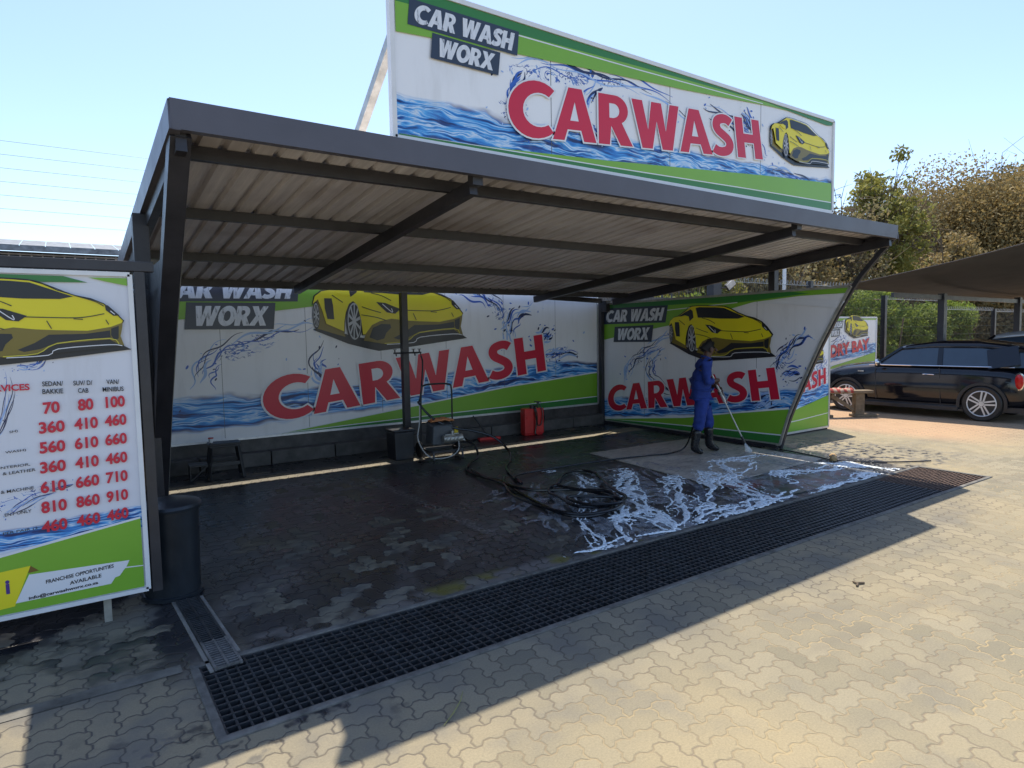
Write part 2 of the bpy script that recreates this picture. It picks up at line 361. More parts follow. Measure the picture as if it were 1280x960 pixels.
# ---------------------------------------------------------------- carport
XL,XR=.58,9.10; YF,YB=4.20,9.68
def zr(x,y): return 3.03-.1*(y-4.25)-.012*(x/9)            # underside of the purlins
cp=thing('carport','large charcoal steel carport with corrugated sheet roof over the wash bay','carport',(0,0,0))
# roof sheets with trapezoid ribs
m=MB(); prof=[];x=XL+.03; pit_=.1712
while x<XR+.05:
    prof+= [(x,0),(x+.112,0),(x+.124,.036),(x+.158,.036)]; x+=pit_
prof=[(min(a,XR+.06),b) for a,b in prof]
ys=[YF+.06,6.9,YB]; 
vs=[(a,y,zr(a,y)+.088+b) for y in ys for a,b in prof]; n=len(prof)
m.add(vs,[(j*n+i,j*n+i+1,(j+1)*n+i+1,(j+1)*n+i) for j in range(2) for i in range(n-1)])
m.build('roof_sheet',m_sheet,cp)
def fascia(p,q,name,h=.17,t=.012,lip=.03,inw=(0,1,0)):
    m=MB(); m.bar(p,q,t,h); iw=Vector(inw)
    m.bar(Vector(p)+iw*.03+Vector((0,0,-h/2+.004)),Vector(q)+iw*.03+Vector((0,0,-h/2+.004)),.055,.008); m.bar(Vector(p)+iw*.025+Vector((0,0,h/2-.002)),Vector(q)+iw*.025+Vector((0,0,h/2-.002)),.05,.006)
    return m.build(name,m_fascia,cp)
fascia((XL-.01,YF,3.13),(XR+.01,YF,3.105),'front_fascia')
fascia((XL-.014,YF-.005,3.125),(XL-.014,YB+.03,2.60),'side_fascia',inw=(1,0,0))
fascia((XR+.014,YF-.005,3.10),(XR+.09,YB+.03,2.58),'side_fascia',inw=(-1,0,0))  # roof overhangs here, out of view, to narrow a sun stripe
for y,h in ((4.64,.085),(6.02,.085),(7.66,.085),(9.16,.10)):
    m=MB(); m.bar((XL+.01,y,zr(0,y)+h/2),(XR-.01,y,zr(9,y)+h/2),.055,h); m.build('purlin',m_steel,cp)
for x,ye in ((2.66,9.0),(6.95,9.3)):
    m=MB(); m.bar((x,4.33,zr(x,4.33)-.045),(x,ye,zr(x,ye)-.045),.07,.105); m.box((x-.045,4.26,2.98),(x+.045,4.335,3.06)); m.build('rafter',m_steel,cp)
for x in (XL+.05,XR-.05):
    m=MB(); m.bar((x,4.26,zr(x,4.26)-.03),(x,9.5,zr(x,9.5)-.03),.06,.12); m.build('rafter',m_steel,cp)
# bolts under the sheet at each purlin
m=MB()
for y in (6.08,7.72,9.22):
    x=.75
    while x<9: m.lathe([(.010,0),(.010,.012)],(x,y,zr(x,y)+.074),6); x+=.1712*2
m.build('roof_screws',m_galv,cp)
# raking front struts (curved), posts
def strut(x,pts,w=.10,d=.11):
    m=MB(); P=smooth_line([(x,y,z) for y,z in pts],5)
    for a,b in zip(P,P[1:]): pass
    vs=[];n=len(P)
    for i,p in enumerate(P):
        t=(P[min(i+1,n-1)]-P[max(i-1,0)]).normalized(); nn=Vector((1,0,0)).cross(t)
        for a,b in((-1,-1),(1,-1),(1,1),(-1,1)): vs.append(p+Vector((a*w/2,0,0))+nn*(b*d/2))
    fs=[(0,1,2,3),tuple((n-1)*4+k for k in(3,2,1,0))]
    for i in range(n-1):
        for k in range(4): fs.append((i*4+k,(i+1)*4+k,(i+1)*4+(k+1)%4,i*4+(k+1)%4))
    return m.add(vs,fs)
SP=[(4.28,3.04),(4.55,2.75),(4.80,2.43),(5.20,1.72),(5.50,1.06),(5.74,.50),(5.90,.0)]
strut(.63,[(4.30,3.06),(4.84,2.51),(5.34,1.99),(5.83,1.37),(6.36,.63),(6.80,0)],.115,.12).build('front_strut',m_steel,cp)
strut(XR+.045,[(a-.02,b) for a,b in SP],.05,.06).build('front_strut',m_steel,cp)
for (x,y,zt,w) in ((XL-.02,6.05,2.86,.115),(XR+.12,6.08,2.84,.11),(4.32,9.16,2.52,.10),(XL+.02,9.75,2.6,.09),(XR-.06,9.85,2.52,.08)):
    m=MB(); m.box((x-w/2,y-w/2,0),(x+w/2,y+w/2,zt)); m.box((x-w/2-.04,y-w/2-.04,0.001),(x+w/2+.04,y+w/2+.04,.012)); m.build('post',m_steel,cp,bevel=.004)
m=MB(); m.box((9.085,5.92,.0),(9.125,9.95,.055)); m.build('added_base_rail',m_steel,cp)  # rail added to block the light streak under the side panel
m=MB(); m.bar((7.0,9.25,2.52),(8.95,9.75,2.50),.05,.09); m.box((9.0,9.66,2.28),(9.12,9.8,2.5)); m.build('corner_bracket',m_steel,cp)
# galvanised edge strip beside the left strut, loose bracket
m=MB(); 
P=[(.70,4.96,2.46),(.70,5.38,1.99),(.70,5.90,1.36),(.70,6.45,.6),(.70,6.8,.1)]
for a,b in zip(P,P[1:]): m.bar(a,b,.012,.04)
m.build('edge_strip',m_galv,cp)
# bracing in the left wall, standing water pipe
m=MB(); m.tube([(.52,5.5,2.24),(.40,6.3,2.20),(.40,6.35,1.6),(.42,6.35,1.2)],.022,8); m.tube([(.50,5.9,2.22),(.50,5.9,1.7),(.44,6.1,1.5)],.016,8); m.build('side_brace',m_steel,cp)
# ---------------------------------------------------------------- plinth wall behind
w=thing('plinth_wall','low stained black wall with concrete kerb under the rear banner','wall',(0,0,0))
m=MB(); m.box((.5,9.98,0),(9.15,10.2,.44)); m.build('wall',m_concdark,w)
m=MB(); xx=.5
while xx<9.0:
    m.box((xx,9.78,0),(min(xx+.95,9.02),9.975,.20)); xx+=.965
m.build('kerb',M('stained_kerb',(.085,.08,.075),.75,0,.45,4,.5,40),w,bevel=.012)
ART_P= {'shadow': [[.007,.138],[.21,.048],[.327,.013],[.396,-.005],[.576,.005],[1.008,.04],[.964,.069],[.84,.071],[.444,.043],[.215,.097],[.077,.163]],'yellow': [[.01,.282],[.023,.324],[.061,.351],[.109,.358],[.183,.396],[.244,.432],[.305,.436],[.48,.425],[.564,.417],[.619,.398],[.681,.365],[.761,.336],[.829,.319],[.887,.291],[.929,.254],[.954,.224],[.975,.199],[.967,.184],[.914,.167],[.806,.151],[.666,.159],[.575,.167],[.481,.181],[.405,.17],[.356,.15],[.316,.098],[.298,.098],[.291,.179],[.27,.268],[.245,.293],[.219,.277],[.199,.229],[.188,.171],[.186,.12],[.12,.151],[.083,.168],[.061,.247],[.039,.306]],'olive': [[.405,.171],[.481,.183],[.575,.169],[.666,.161],[.806,.152],[.914,.168],[.967,.187],[.975,.199],[.969,.159],[.959,.116],[.974,.064],[.915,.083],[.906,.101],[.666,.088],[.594,.045],[.444,.031],[.301,.062],[.316,.102],[.356,.15]],'sill': [[.012,.273],[.039,.306],[.067,.239],[.083,.17],[.12,.153],[.186,.122],[.194,.089],[.12,.113],[.034,.143]],'intakeL': [[.337,.078],[.361,.134],[.415,.154],[.472,.15],[.477,.13],[.444,.099],[.43,.067],[.386,.058]],'intakeC': [[.492,.068],[.566,.099],[.63,.139],[.797,.136],[.91,.149],[.911,.112],[.666,.098],[.59,.067],[.52,.056]],'intakeR': [[.916,.159],[.953,.172],[.949,.105],[.93,.09],[.914,.123]],'glass': [[.29,.419],[.325,.425],[.48,.417],[.564,.408],[.628,.382],[.748,.334],[.691,.322],[.528,.327],[.423,.337],[.313,.342],[.3,.387]],'side': [[.112,.357],[.183,.391],[.239,.412],[.261,.397],[.269,.344],[.23,.316],[.22,.354],[.183,.365],[.143,.358]],'vent': [[.075,.312],[.118,.311],[.125,.271],[.129,.192],[.09,.195],[.077,.255]],'hl': [[.385,.285],[.443,.278],[.542,.239],[.505,.212],[.453,.221],[.409,.261]],'hr': [[.893,.282],[.906,.285],[.96,.228],[.931,.227],[.896,.258]]}
ART_L= {'dark': [[[.296,.259],[.356,.238],[.414,.221]],[[.519,.235],[.718,.223],[.805,.225],[.888,.24]],[[.355,.338],[.423,.32],[.481,.291]],[[.625,.211],[.644,.169]],[[.893,.207],[.906,.181]],[[.12,.329],[.183,.286]],[[.778,.331],[.846,.307],[.888,.28]],[[.104,.358],[.183,.4],[.25,.437],[.48,.429],[.573,.419],[.628,.399],[.761,.337],[.887,.294],[.977,.199]],[[.291,.212],[.385,.194],[.444,.174]],[[.744,.217],[.787,.213]]],'white': [[[.444,.031],[.622,.033],[.667,.063],[.9,.072],[.964,.063]],[[.424,.272],[.486,.22],[.481,.244]],[[.917,.254],[.937,.235]]],'gold': [[[.43,.038],[.576,.044],[.662,.091],[.906,.105],[.948,.072]]]}
# ---------------------------------------------------------------- printed signs
def gloss(n,c,var=.05): return M(n,c,.32,0,var,1.2,spec=.5,rv=.05)
k_lg=gloss('print_light_green',(.20,.43,.035)); k_dg=gloss('print_dark_green',(.035,.20,.04)); k_wh=gloss('print_white',(.74,.75,.78))
k_red=gloss('print_red',(.60,.012,.045)); k_navy=gloss('print_plate',(.03,.042,.07)); k_yel=gloss('print_yellow',(.78,.66,.012)); k_ol=gloss('print_olive',(.20,.15,.02))
k_blk=gloss('print_black',(.012,.014,.02)); k_gold=gloss('print_gold',(.62,.55,.05)); k_sil=gloss('print_silver',(.45,.46,.48)); k_grey=gloss('print_grey',(.10,.10,.11)); k_vio=gloss('print_violet',(.06,.03,.22)); k_brn=gloss('print_brown',(.17,.10,.02))
t=NT('print_chrome_letters'); c=t.xyz(); nn=t.noise(t.vec(t.M('MULTIPLY',c[0],9.0),0.0,t.M('MULTIPLY',c[2],3.0)),scale=2.3,detail=4,rough=.7)
k_chr=t.out(t.ramp(nn,[(.40,(.74,.76,.80)),(.58,(.62,.65,.70)),(.64,(.14,.15,.17)),(.68,(.5,.52,.55))]),.32)
def banner_mat(name,zc,sl,hb,splashes,fx=.9,sc=1.0,warm=(.86,.865,.885)):
    t=NT(name); P=t.xyz(); s,z=P[0],P[2]
    q=t.M('SUBTRACT',t.M('SUBTRACT',z,zc),t.M('MULTIPLY',s,sl))   # height above the water's centre line
    w1=t.noise(t.vec(t.M('MULTIPLY',s,.7*sc),0.0,t.M('MULTIPLY',q,1.5*sc)),scale=1.6,detail=3)
    qq=t.M('ADD',q,t.M('MULTIPLY',t.M('SUBTRACT',w1,.5),hb*1.2))
    band=t.M('SUBTRACT',1.0,t.step(t.M('ABSOLUTE',qq),hb*.72,hb*1.05))
    wv=t.noise(t.vec(t.M('MULTIPLY',s,fx*.75*sc),0.0,t.M('MULTIPLY',t.M('ADD',qq,t.M('MULTIPLY',s,.03)),8.5*sc)),scale=1.25,detail=6,rough=.58,dist=.55)
    wc=t.ramp(wv,[(.30,(.006,.012,.05)),(.39,(.008,.03,.15)),(.45,(.02,.20,.60)),(.49,(.10,.42,.82)),(.53,(.66,.76,.88)),(.56,(.06,.34,.74)),(.61,(.01,.06,.30)),(.66,(.008,.015,.07)),(.72,(.40,.60,.84))])
    bg_=t.mix(t.step(t.noise(scale=.5,detail=3),.3,.8),warm,tuple(x*.9 for x in warm))
    col=t.mix(band,bg_,wc)
    # splashes: ridged filaments and drops inside soft ellipses
    n1=t.noise(t.vec(t.M('MULTIPLY',s,sc),0.0,t.M('MULTIPLY',z,1.25*sc)),scale=2.4,detail=6,rough=.58,dist=2.2)
    rid=t.M('ABSOLUTE',t.M('SUBTRACT',n1,.5)); n2=t.noise(scale=15*sc,detail=3)
    drops=t.step(n2,.68,.70)
    tot=None
    for (cx,cz,rx,rz,an) in splashes:
        dx=t.M('SUBTRACT',s,cx); dz=t.M('SUBTRACT',z,cz); ca,sa=math.cos(R(an)),math.sin(R(an))
        a=t.M('DIVIDE',t.M('ADD',t.M('MULTIPLY',dx,ca),t.M('MULTIPLY',dz,sa)),rx)
        b=t.M('DIVIDE',t.M('SUBTRACT',t.M('MULTIPLY',dz,ca),t.M('MULTIPLY',dx,sa)),rz)
        dd=t.M('SQRT',t.M('ADD',t.M('POWER',t.M('ABSOLUTE',a),2.0),t.M('POWER',t.M('ABSOLUTE',b),2.0)))
        mk=t.M('SUBTRACT',1.0,t.step(dd,.35,1.0)); tot=mk if tot is None else t.M('MAXIMUM',tot,mk)
    fil=t.M('SUBTRACT',1.0,t.step(t.M('SUBTRACT',rid,t.M('MULTIPLY',tot,.020)),-.002,.007))
    ink=t.M('MULTIPLY',t.M('MAXIMUM',fil,drops),t.step(tot,.08,.3))
    inkc=t.ramp(t.noise(scale=3*sc,detail=3),[(.4,(.015,.03,.10)),(.55,(.03,.12,.48)),(.68,(.20,.36,.66))])
    pale=t.M('MULTIPLY',t.M('MULTIPLY',tot,t.step(n1,.52,.66)),.30)
    col=t.mix(pale,col,(.36,.52,.80)); col=t.mix(ink,col,inkc)
    sm=t.noise(t.vec(t.M('MULTIPLY',s,3.0),0.0,t.M('MULTIPLY',z,.5)),scale=1.6,detail=5,rough=.7); col=t.mix(t.M('MULTIPLY',t.step(sm,.48,.75),.16),col,(.30,.28,.25))
    return t.out(col,t.M('ADD',.24,t.M('MULTIPLY',t.noise(scale=1.3),.22)),0,t.bump(t.noise(scale=1.4,detail=2),.25,.02))
def fit(quad):
    bl,tl,tr,br=[np.array(q,float) for q in quad]
    return lambda u,v:tuple((1-u)*(1-v)*bl+(1-u)*v*tl+u*v*tr+u*(1-v)*br)
def ftext(mb,body,quad,y,bold=.02,spacing=1.0,shear=0,align='CENTER'):
    cu=bpy.data.curves.new('t','FONT'); cu.body=body; cu.offset=bold; cu.space_character=spacing; cu.shear=shear; cu.align_x=align; cu.space_line=.95; cu.resolution_u=4
    o=bpy.data.objects.new('t',cu); COL.objects.link(o); dg=bpy.context.evaluated_depsgraph_get(); dg.update()
    me=bpy.data.meshes.new_from_object(o.evaluated_get(dg)); vs=[v.co.copy() for v in me.vertices]; fs=[tuple(p.vertices) for p in me.polygons]
    bpy.data.objects.remove(o); bpy.data.meshes.remove(me); bpy.data.curves.remove(cu)
    xs=[v.x for v in vs]; ys=[v.y for v in vs]; a,b,c,d=min(xs),max(xs),min(ys),max(ys); F=fit(quad); out=[]
    for v in vs:
        p=F((v.x-a)/(b-a),(v.y-c)/(d-c)); out.append((p[0],y,p[1]))
    return mb.add(out,fs)
def arc(cx,cy,rx,ry,a0,a1,n=14): return [(cx+rx*math.cos(R(a0+(a1-a0)*i/n)),cy+ry*math.sin(R(a0+(a1-a0)*i/n))) for i in range(n+1)]
def ribbon(pts,w,n=5):
    P=[Vector((a,b,0)) for a,b in pts]; P=smooth_line(P,n); l=[];r_=[]
    for i,p in enumerate(P):
        t=(P[min(i+1,len(P)-1)]-P[max(i-1,0)]).normalized(); nn=Vector((-t.y,t.x,0)); ww=w(i/(len(P)-1)) if callable(w) else w
        l.append(((p+nn*ww/2).x,(p+nn*ww/2).y)); r_.append(((p-nn*ww/2).x,(p-nn*ww/2).y))
    return l+r_[::-1]
LET={
'O':(.84,arc(.42,.5,.42,.52,0,345,23),[arc(.42,.5,.19,.30,0,340,17)]),
'X':(.84,[(0,0),(.29,.51),(.02,1),(.29,1),(.43,.70),(.57,1),(.82,1),(.56,.51),(.86,0),(.58,0),(.43,.32),(.27,0)],[]),
' ':(.30,[],[]),
'C':(.84,arc(.5,.5,.5,.52,48,312,22)+arc(.56,.5,.30,.31,305,55,18),[]),
'A':(.86,[(0,0),(.29,1),(.56,1),(.86,0),(.61,0),(.55,.21),(.28,.21),(.22,0)],[[(.33,.38),(.50,.38),(.417,.74)]]),
'R':(.72,[(0,0),(0,1),(.34,1)]+arc(.36,.71,.29,.29,90,-60,12)+[(.74,0),(.47,0),(.27,.38),(.235,0)],[[(.235,.54),(.33,.54)]+arc(.33,.69,.125,.14,-80,80,8)+[(.33,.83),(.235,.83)]]),
'W':(1.16,[(0,1),(.25,1),(.37,.40),(.47,1),(.71,1),(.80,.40),(.93,1),(1.16,1),(.95,0),(.70,0),(.585,.60),(.46,0),(.22,0)],[]),
'S':(.62,ribbon([(.56,.82),(.46,.885),(.33,.895),(.19,.84),(.14,.72),(.19,.60),(.33,.50),(.45,.40),(.49,.27),(.42,.15),(.28,.10),(.14,.11),(.03,.17)],.215,5),[]),
'H':(.76,[(0,0),(0,1),(.235,1),(.235,.61),(.525,.61),(.525,1),(.76,1),(.76,0),(.525,0),(.525,.39),(.235,.39),(.235,0)],[]),
}
def grow(P,d):
    n=len(P);A=sum(P[i][0]*P[(i+1)%n][1]-P[(i+1)%n][0]*P[i][1] for i in range(n)); sg=1 if A>0 else -1; o=[]
    for i in range(n):
        a,b,c=np.array(P[i-1]),np.array(P[i]),np.array(P[(i+1)%n]); e1=b-a;e2=c-b
        e1=e1/(np.linalg.norm(e1)+1e-9);e2=e2/(np.linalg.norm(e2)+1e-9); n1=np.array([e1[1],-e1[0]])*sg;n2=np.array([e2[1],-e2[0]])*sg
        m_=n1+n2; L=np.linalg.norm(m_); m_=m_/L if L>1e-6 else n1; k=min(1/max(.4,float(m_@n1)),1.6); o.append(tuple(b+m_*d*k))
    return o
def carwash_word(quad,root,y,word='CARWASH',halo=.03):
    tot=0; lay=[]
    gap={'CA':-.02,'AR':.05,'RW':.02,'WA':-.02,'AS':.03,'SH':.08}
    for i,ch in enumerate(word):
        lay.append((ch,tot)); tot+=LET[ch][0]+gap.get(word[i:i+2],.05)
    tot-=.05; F=fit(quad); m=MB(); m.k=0; h=MB()
    for ch,x in lay:
        w,o,hs=LET[ch]
        tr=lambda P:[F((x+a)/tot,b) for a,b in P]
        h.flat(tr(grow(o,halo)),y+.0012); m.flat(tr(o),y,[tr(q) for q in hs])
    h.build('lettering_outline',k_wh,root)
    m.build('lettering',k_red,root,label='bold red lettering reading CARWASH')
def sports_car(root,x0,z0,w,y,kz=1.0,sk=0):
    """illustration of a yellow sports car, w wide, drawn from normalised outlines"""
    T=lambda P:[(x0+a*w,z0+(b*kz+sk*a)*w) for a,b in P]
    m=MB(); mats=[k_grey,k_yel,k_ol,k_blk,k_sil,k_wh,k_gold]; dy=[0]
    def pol(k,P): dy[0]+=.0005; m.k=k; m.flat(T(P),y-dy[0])
    pol(3,ART_P['shadow'])
    def ell(k,cx,cz,rx,rz,n=28): pol(k,[(cx+rx*math.cos(2*PI*i/n),cz+rz*math.sin(2*PI*i/n)) for i in range(n)])
    pol(3,grow(ART_P['yellow'],.006)); pol(2,ART_P['sill'])
    for cx,cz,rx,rz in((.028,.218,.020,.078),(.248,.176,.049,.124)):
        ell(3,cx,cz,rx,rz); ell(4,cx+rx*.04,cz,rx*.84,rz*.86); ell(3,cx+rx*.06,cz,rx*.74,rz*.79)
        for k in range(10):
            a=2*PI*k/10+.2; ca,sa=math.cos(a),math.sin(a); 
            pol(4,[(cx+rx*.76*math.cos(a-.10),cz+rz*.8*math.sin(a-.10)),(cx+rx*.76*math.cos(a+.10),cz+rz*.8*math.sin(a+.10)),(cx+rx*.12*math.cos(a+.5),cz+rz*.12*math.sin(a+.5)),(cx+rx*.12*math.cos(a-.5),cz+rz*.12*math.sin(a-.5))])
        ell(4,cx,cz,rx*.16,rz*.16,12)
    pol(1,ART_P['yellow']); pol(2,ART_P['olive'])
    pol(3,[(.575,.040),(.655,.088),(.906,.101),(.948,.072),(.974,.064),(.84,.052),(.444,.028)])
    for k in('intakeL','intakeC','intakeR','glass','side','vent','hl','hr'): pol(3,ART_P[k])
    pol(1,[(.138,.352),(.183,.362),(.222,.352),(.226,.322),(.19,.322),(.15,.34)])
    for k,c_,wd in((3,'dark',.0045),(5,'white',.0045),(6,'gold',.0045)):
        for l in ART_L[c_]: pol(k,ribbon(l,wd,3))
    m.build('car_illustration',mats,root,label='printed yellow sports car illustration')
def plate(root,q1,q2,y):
    m=MB(); ry=lambda q:q
    m.flat(q1,y); m.flat(q2,y-.0006); m.build('name_plate',k_navy,root)
    def inset(q,f=.09,g=.13):
        F=fit((q[3],q[0],q[1],q[2])); return [F(f,g),F(f,1-g),F(1-f,1-g),F(1-f,g)]
    for body,q,f in (('CAR WASH',q1,.045),('WORX',q2,.08)):
        F=fit(inset(q,f,.15)); tot=0; lay=[]
        for ch in body: lay.append((ch,tot)); tot+=LET[ch][0]+.045
        tot-=.045; h=MB(); sh=.13; g_=.028
        for ch,x in lay:
            if ch==' ': continue
            w_,o_,hs_=LET[ch]; tr=lambda P:[F((x+a+sh*b)/(tot+sh),b) for a,b in P]
            h.flat(tr(grow(o_,g_)),y-.0025,[tr(grow(k_,-g_*.8)) for k_ in hs_])
        h.build('plate_lettering',k_chr,root)
def sign_root(name,label,loc,rz,group='printed car wash signs'): return thing(name,label,'sign',loc,rz,group)
def sheet(root,outline,mat,th=.012,trim=True,tmat=None,tw=.03):
    """solid panel from an outline in local x,z, front face at y=0"""
    f0=.008; th+=f0; m=MB(); m.flat(outline,f0); n=len(outline)
    m.flat(outline,th); fs=m.f
    vs=[(a,f0,b) for a,b in outline]+[(a,th,b) for a,b in outline]
    m.add(vs,[(i,(i+1)%n,n+(i+1)%n,n+i) for i in range(n)]); m.build('panel',mat,root)
    if trim:
        m=MB()
        for i in range(n):
            a,b=outline[i],outline[(i+1)%n]; m.bar((a[0],th/2-.002,a[1]),(b[0],th/2-.002,b[1]),tw,th+.012,up=(0,1,0)) if False else m.bar((a[0],th/2-.003,a[1]),(b[0],th/2-.003,b[1]),th+.016,tw,up=(b[1]-a[1],0,-(b[0]-a[0])) )
        m.build('edge_trim',tmat or m_alu,root)
def bands(root,polys,y):
    m=MB(); mats=[k_lg,k_dg,k_wh]
    for i,(k,P) in enumerate(polys): m.k=k; m.flat(P,y-.0004*i)
    m.build('printed_bands',mats,root)
k_b1=gloss('print_blue',(.03,.12,.50)); k_b2=gloss('print_pale_blue',(.34,.50,.80)); k_b3=gloss('print_navy',(.012,.02,.085))
def splash(root,curves,y,sc=1.0,seed=1):
    rd=random.Random(seed); m=MB(); q=0
    for P in curves:
        C=smooth_line([Vector((a,b,0)) for a,b in P],8); n=len(C)
        for k in range(15):
            a=rd.randint(0,n-6); b=min(n-1,a+rd.randint(5,max(6,n//2))); off=rd.gauss(0,.055)*sc; ph=rd.uniform(0,6); pts=[]
            for i in range(a,b+1):
                t_=(C[min(i+1,n-1)]-C[max(i-1,0)]).normalized(); nn=Vector((-t_.y,t_.x,0)); p=C[i]+nn*(off+.022*sc*math.sin(i*.9+ph)); pts.append((p.x,p.y))
            if len(pts)<3: continue
            wd=rd.uniform(.008,.026)*sc; m.k=rd.choice((0,0,1,1,2,2)); q+=1
            m.flat(ribbon(pts,lambda u,wd=wd:wd*(.15+math.sin(PI*min(1,max(0,u)))),2),y-.000028*q)
        for k in range(16):
            c=C[rd.randint(0,n-1)]; x=c.x+rd.gauss(0,.13)*sc; z=c.y+rd.gauss(0,.11)*sc; r1=rd.uniform(.004,.015)*sc; an=rd.uniform(0,PI); m.k=rd.choice((0,0,2,1)); q+=1
            m.flat([(x+r1*1.7*math.cos(v)*math.cos(an)-r1*.8*math.sin(v)*math.sin(an),z+r1*1.7*math.cos(v)*math.sin(an)+r1*.8*math.sin(v)*math.cos(an)) for v in [2*PI*j/9 for j in range(9)]],y-.000028*q)
    m.build('printed_splash',[k_b1,k_b2,k_b3],root)
def seams(root,xs,z0,z1):
    for x in xs: m=MB(); m.box((x-.003,.0070,z0),(x+.003,.0076,z1)); m.build('sheet_seam',k_grey,root)
# --- A: sign on the roof (origin lower-left)
A=sign_root('roof_sign','long CARWASH sign standing on the roof edge against the sky','' or (1.985,4.262,3.232),0) if False else sign_root('roof_sign','long CARWASH sign standing on the roof edge against the sky',(1.985,4.262,3.232),0)
Wd,Ht=5.64,1.055
mA=banner_mat('roof_banner',.16,.012,.155,[(1.6,.74,.8,.08,6),(1.0,.35,.2,.10,0),(4.1,.62,.3,.12,-35)],sc=1.55)
sheet(A,[(0,0),(Wd,0),(Wd,Ht),(0,Ht)],mA,.03,tw=.035,tmat=m_white)
dx,dz=-1.985,-3.232; o=lambda P:[(a+dx,b+dz) for a,b in P]
splash(A,[[(.95,.72),(1.35,.84),(1.9,.82),(2.5,.80),(3.1,.66)],[(1.1,.70),(1.0,.5),(1.05,.3)],[(2.0,.30),(1.75,.5),(1.95,.74)],[(3.3,.82),(3.8,.74),(4.15,.55),(4.3,.42)],[(3.9,.85),(4.1,.7)],[(4.3,.3),(4.7,.34),(5.2,.25)]],.0072,.75,3); seams(A,(1.4,2.82,4.23),.04,1.02)
bands(A,[(0,[(.03,.72),(1.08,.80),(2.4,.875),(3.0,.905),(4.35,1.0),(5.2,1.035),(.03,1.035)]),(1,[(.9,.945),(2.4,.99),(4.3,1.03),(5.5,.985),(5.6,1.0),(5.62,1.035),(.03,1.035),(.03,.925)]),
  (2,[(.9,.935),(2.4,.955),(4.25,1.0),(4.25,1.008),(2.4,.965),(.9,.945)]),
  (0,[(.95,.055),(2.0,.11),(4.3,.265),(5.61,.335),(5.61,.02),(.03,.02)]),(1,[(.03,.03),(1.0,.045),(2.0,.05),(4.0,.085),(5.61,.105),(5.61,.02),(.03,.02)]),(2,[(.03,.03),(1.0,.05),(2.0,.062),(4.0,.097),(5.61,.115),(5.61,.105),(4.0,.088),(2.0,.053),(1.0,.042)])],-.0015)
plate(A,o([(2.125,4.20),(3.065,4.20),(3.045,4.015),(2.105,4.02)]),o([(2.30,4.008),(2.885,4.002),(2.863,3.828),(2.28,3.83)]),-.005)
carwash_word([(.95,.165),(.98,.605),(4.17,.815),(4.255,.425)],A,-.006)
sports_car(A,6.35+dx,3.67+dz,1.19,-.004,.93,.02)
m=MB(); m.bar((.03,.06,.04),(.03,.06,Ht-.02),.04,.04)
for x in (.03,2.8,Wd-.03):
    m.bar((x,.05,-.12),(x,.05,Ht-.03),.05,.04); m.bar((x,.06,Ht*.66),(x,1.15,-.10),.06,.07)
m.build('support_frame',m_galv,A)
# --- B: rear banner
x0,z0=.62,.40; Wd,Ht=8.42,2.42
B=sign_root('rear_banner','wide CARWASH banner with yellow sports car filling the rear wall of the bay',(x0,9.97,z0),0)
mB=banner_mat('rear_banner_print',.38,.035,.26,[(1.6,1.35,.6,.18,20),(6.0,1.9,.45,.18,-50),(7.3,1.05,.5,.14,15)],sc=.9)
sheet(B,[(0,0),(Wd,0),(Wd,Ht),(0,Ht)],mB,.01,tw=.03)
o=lambda P:[(a-x0,b-z0) for a,b in P]
splash(B,[[(.95,.75),(1.0,1.05),(1.35,1.35),(2.0,1.55),(2.6,1.65)],[(2.9,1.45),(2.6,1.1),(2.75,.8),(3.4,.55)],[(5.2,2.3),(5.7,2.15),(6.1,1.75),(6.3,1.25)],[(6.1,1.5),(6.35,1.85),(6.8,2.0)],[(6.9,.9),(7.3,1.05),(7.9,1.1)],[(6.9,1.35),(7.2,1.5)]],.0072,1.5,5); seams(B,(1.22*k for k in range(1,7)),.03,2.38)
bands(B,[(0,o([(.64,2.08),(2.1,2.20),(3.2,2.34),(3.9,2.5),(4.6,2.80),(.64,2.80)])),
 (0,o([(2.63,.425),(4.6,.635),(6.78,.872),(9.02,1.04),(9.02,.42),(2.63,.42)])),(1,o([(2.63,.422),(4.0,.455),(9.02,.545),(9.02,.42),(2.63,.42)])),(2,o([(2.63,.430),(4.0,.468),(9.02,.560),(9.02,.545),(4.0,.455),(2.63,.422)])),(2,o([(2.1,.424),(2.63,.435),(4.6,.66),(6.78,.895),(9.02,1.065),(9.02,1.04),(6.78,.872),(4.6,.635),(2.63,.422)]))],-.0015)
plate(B,o([(.98,2.72),(2.985,2.72),(2.955,2.41),(.96,2.38)]),o([(1.425,2.375),(2.625,2.385),(2.585,1.995),(1.385,2.0)]),-.006)
carwash_word(o([(2.40,.60),(2.36,1.25),(7.60,1.85),(7.69,1.15)]),B,-.008,halo=.035)
sports_car(B,3.15-x0,1.60-z0,2.75,-.005,1.0,.035)
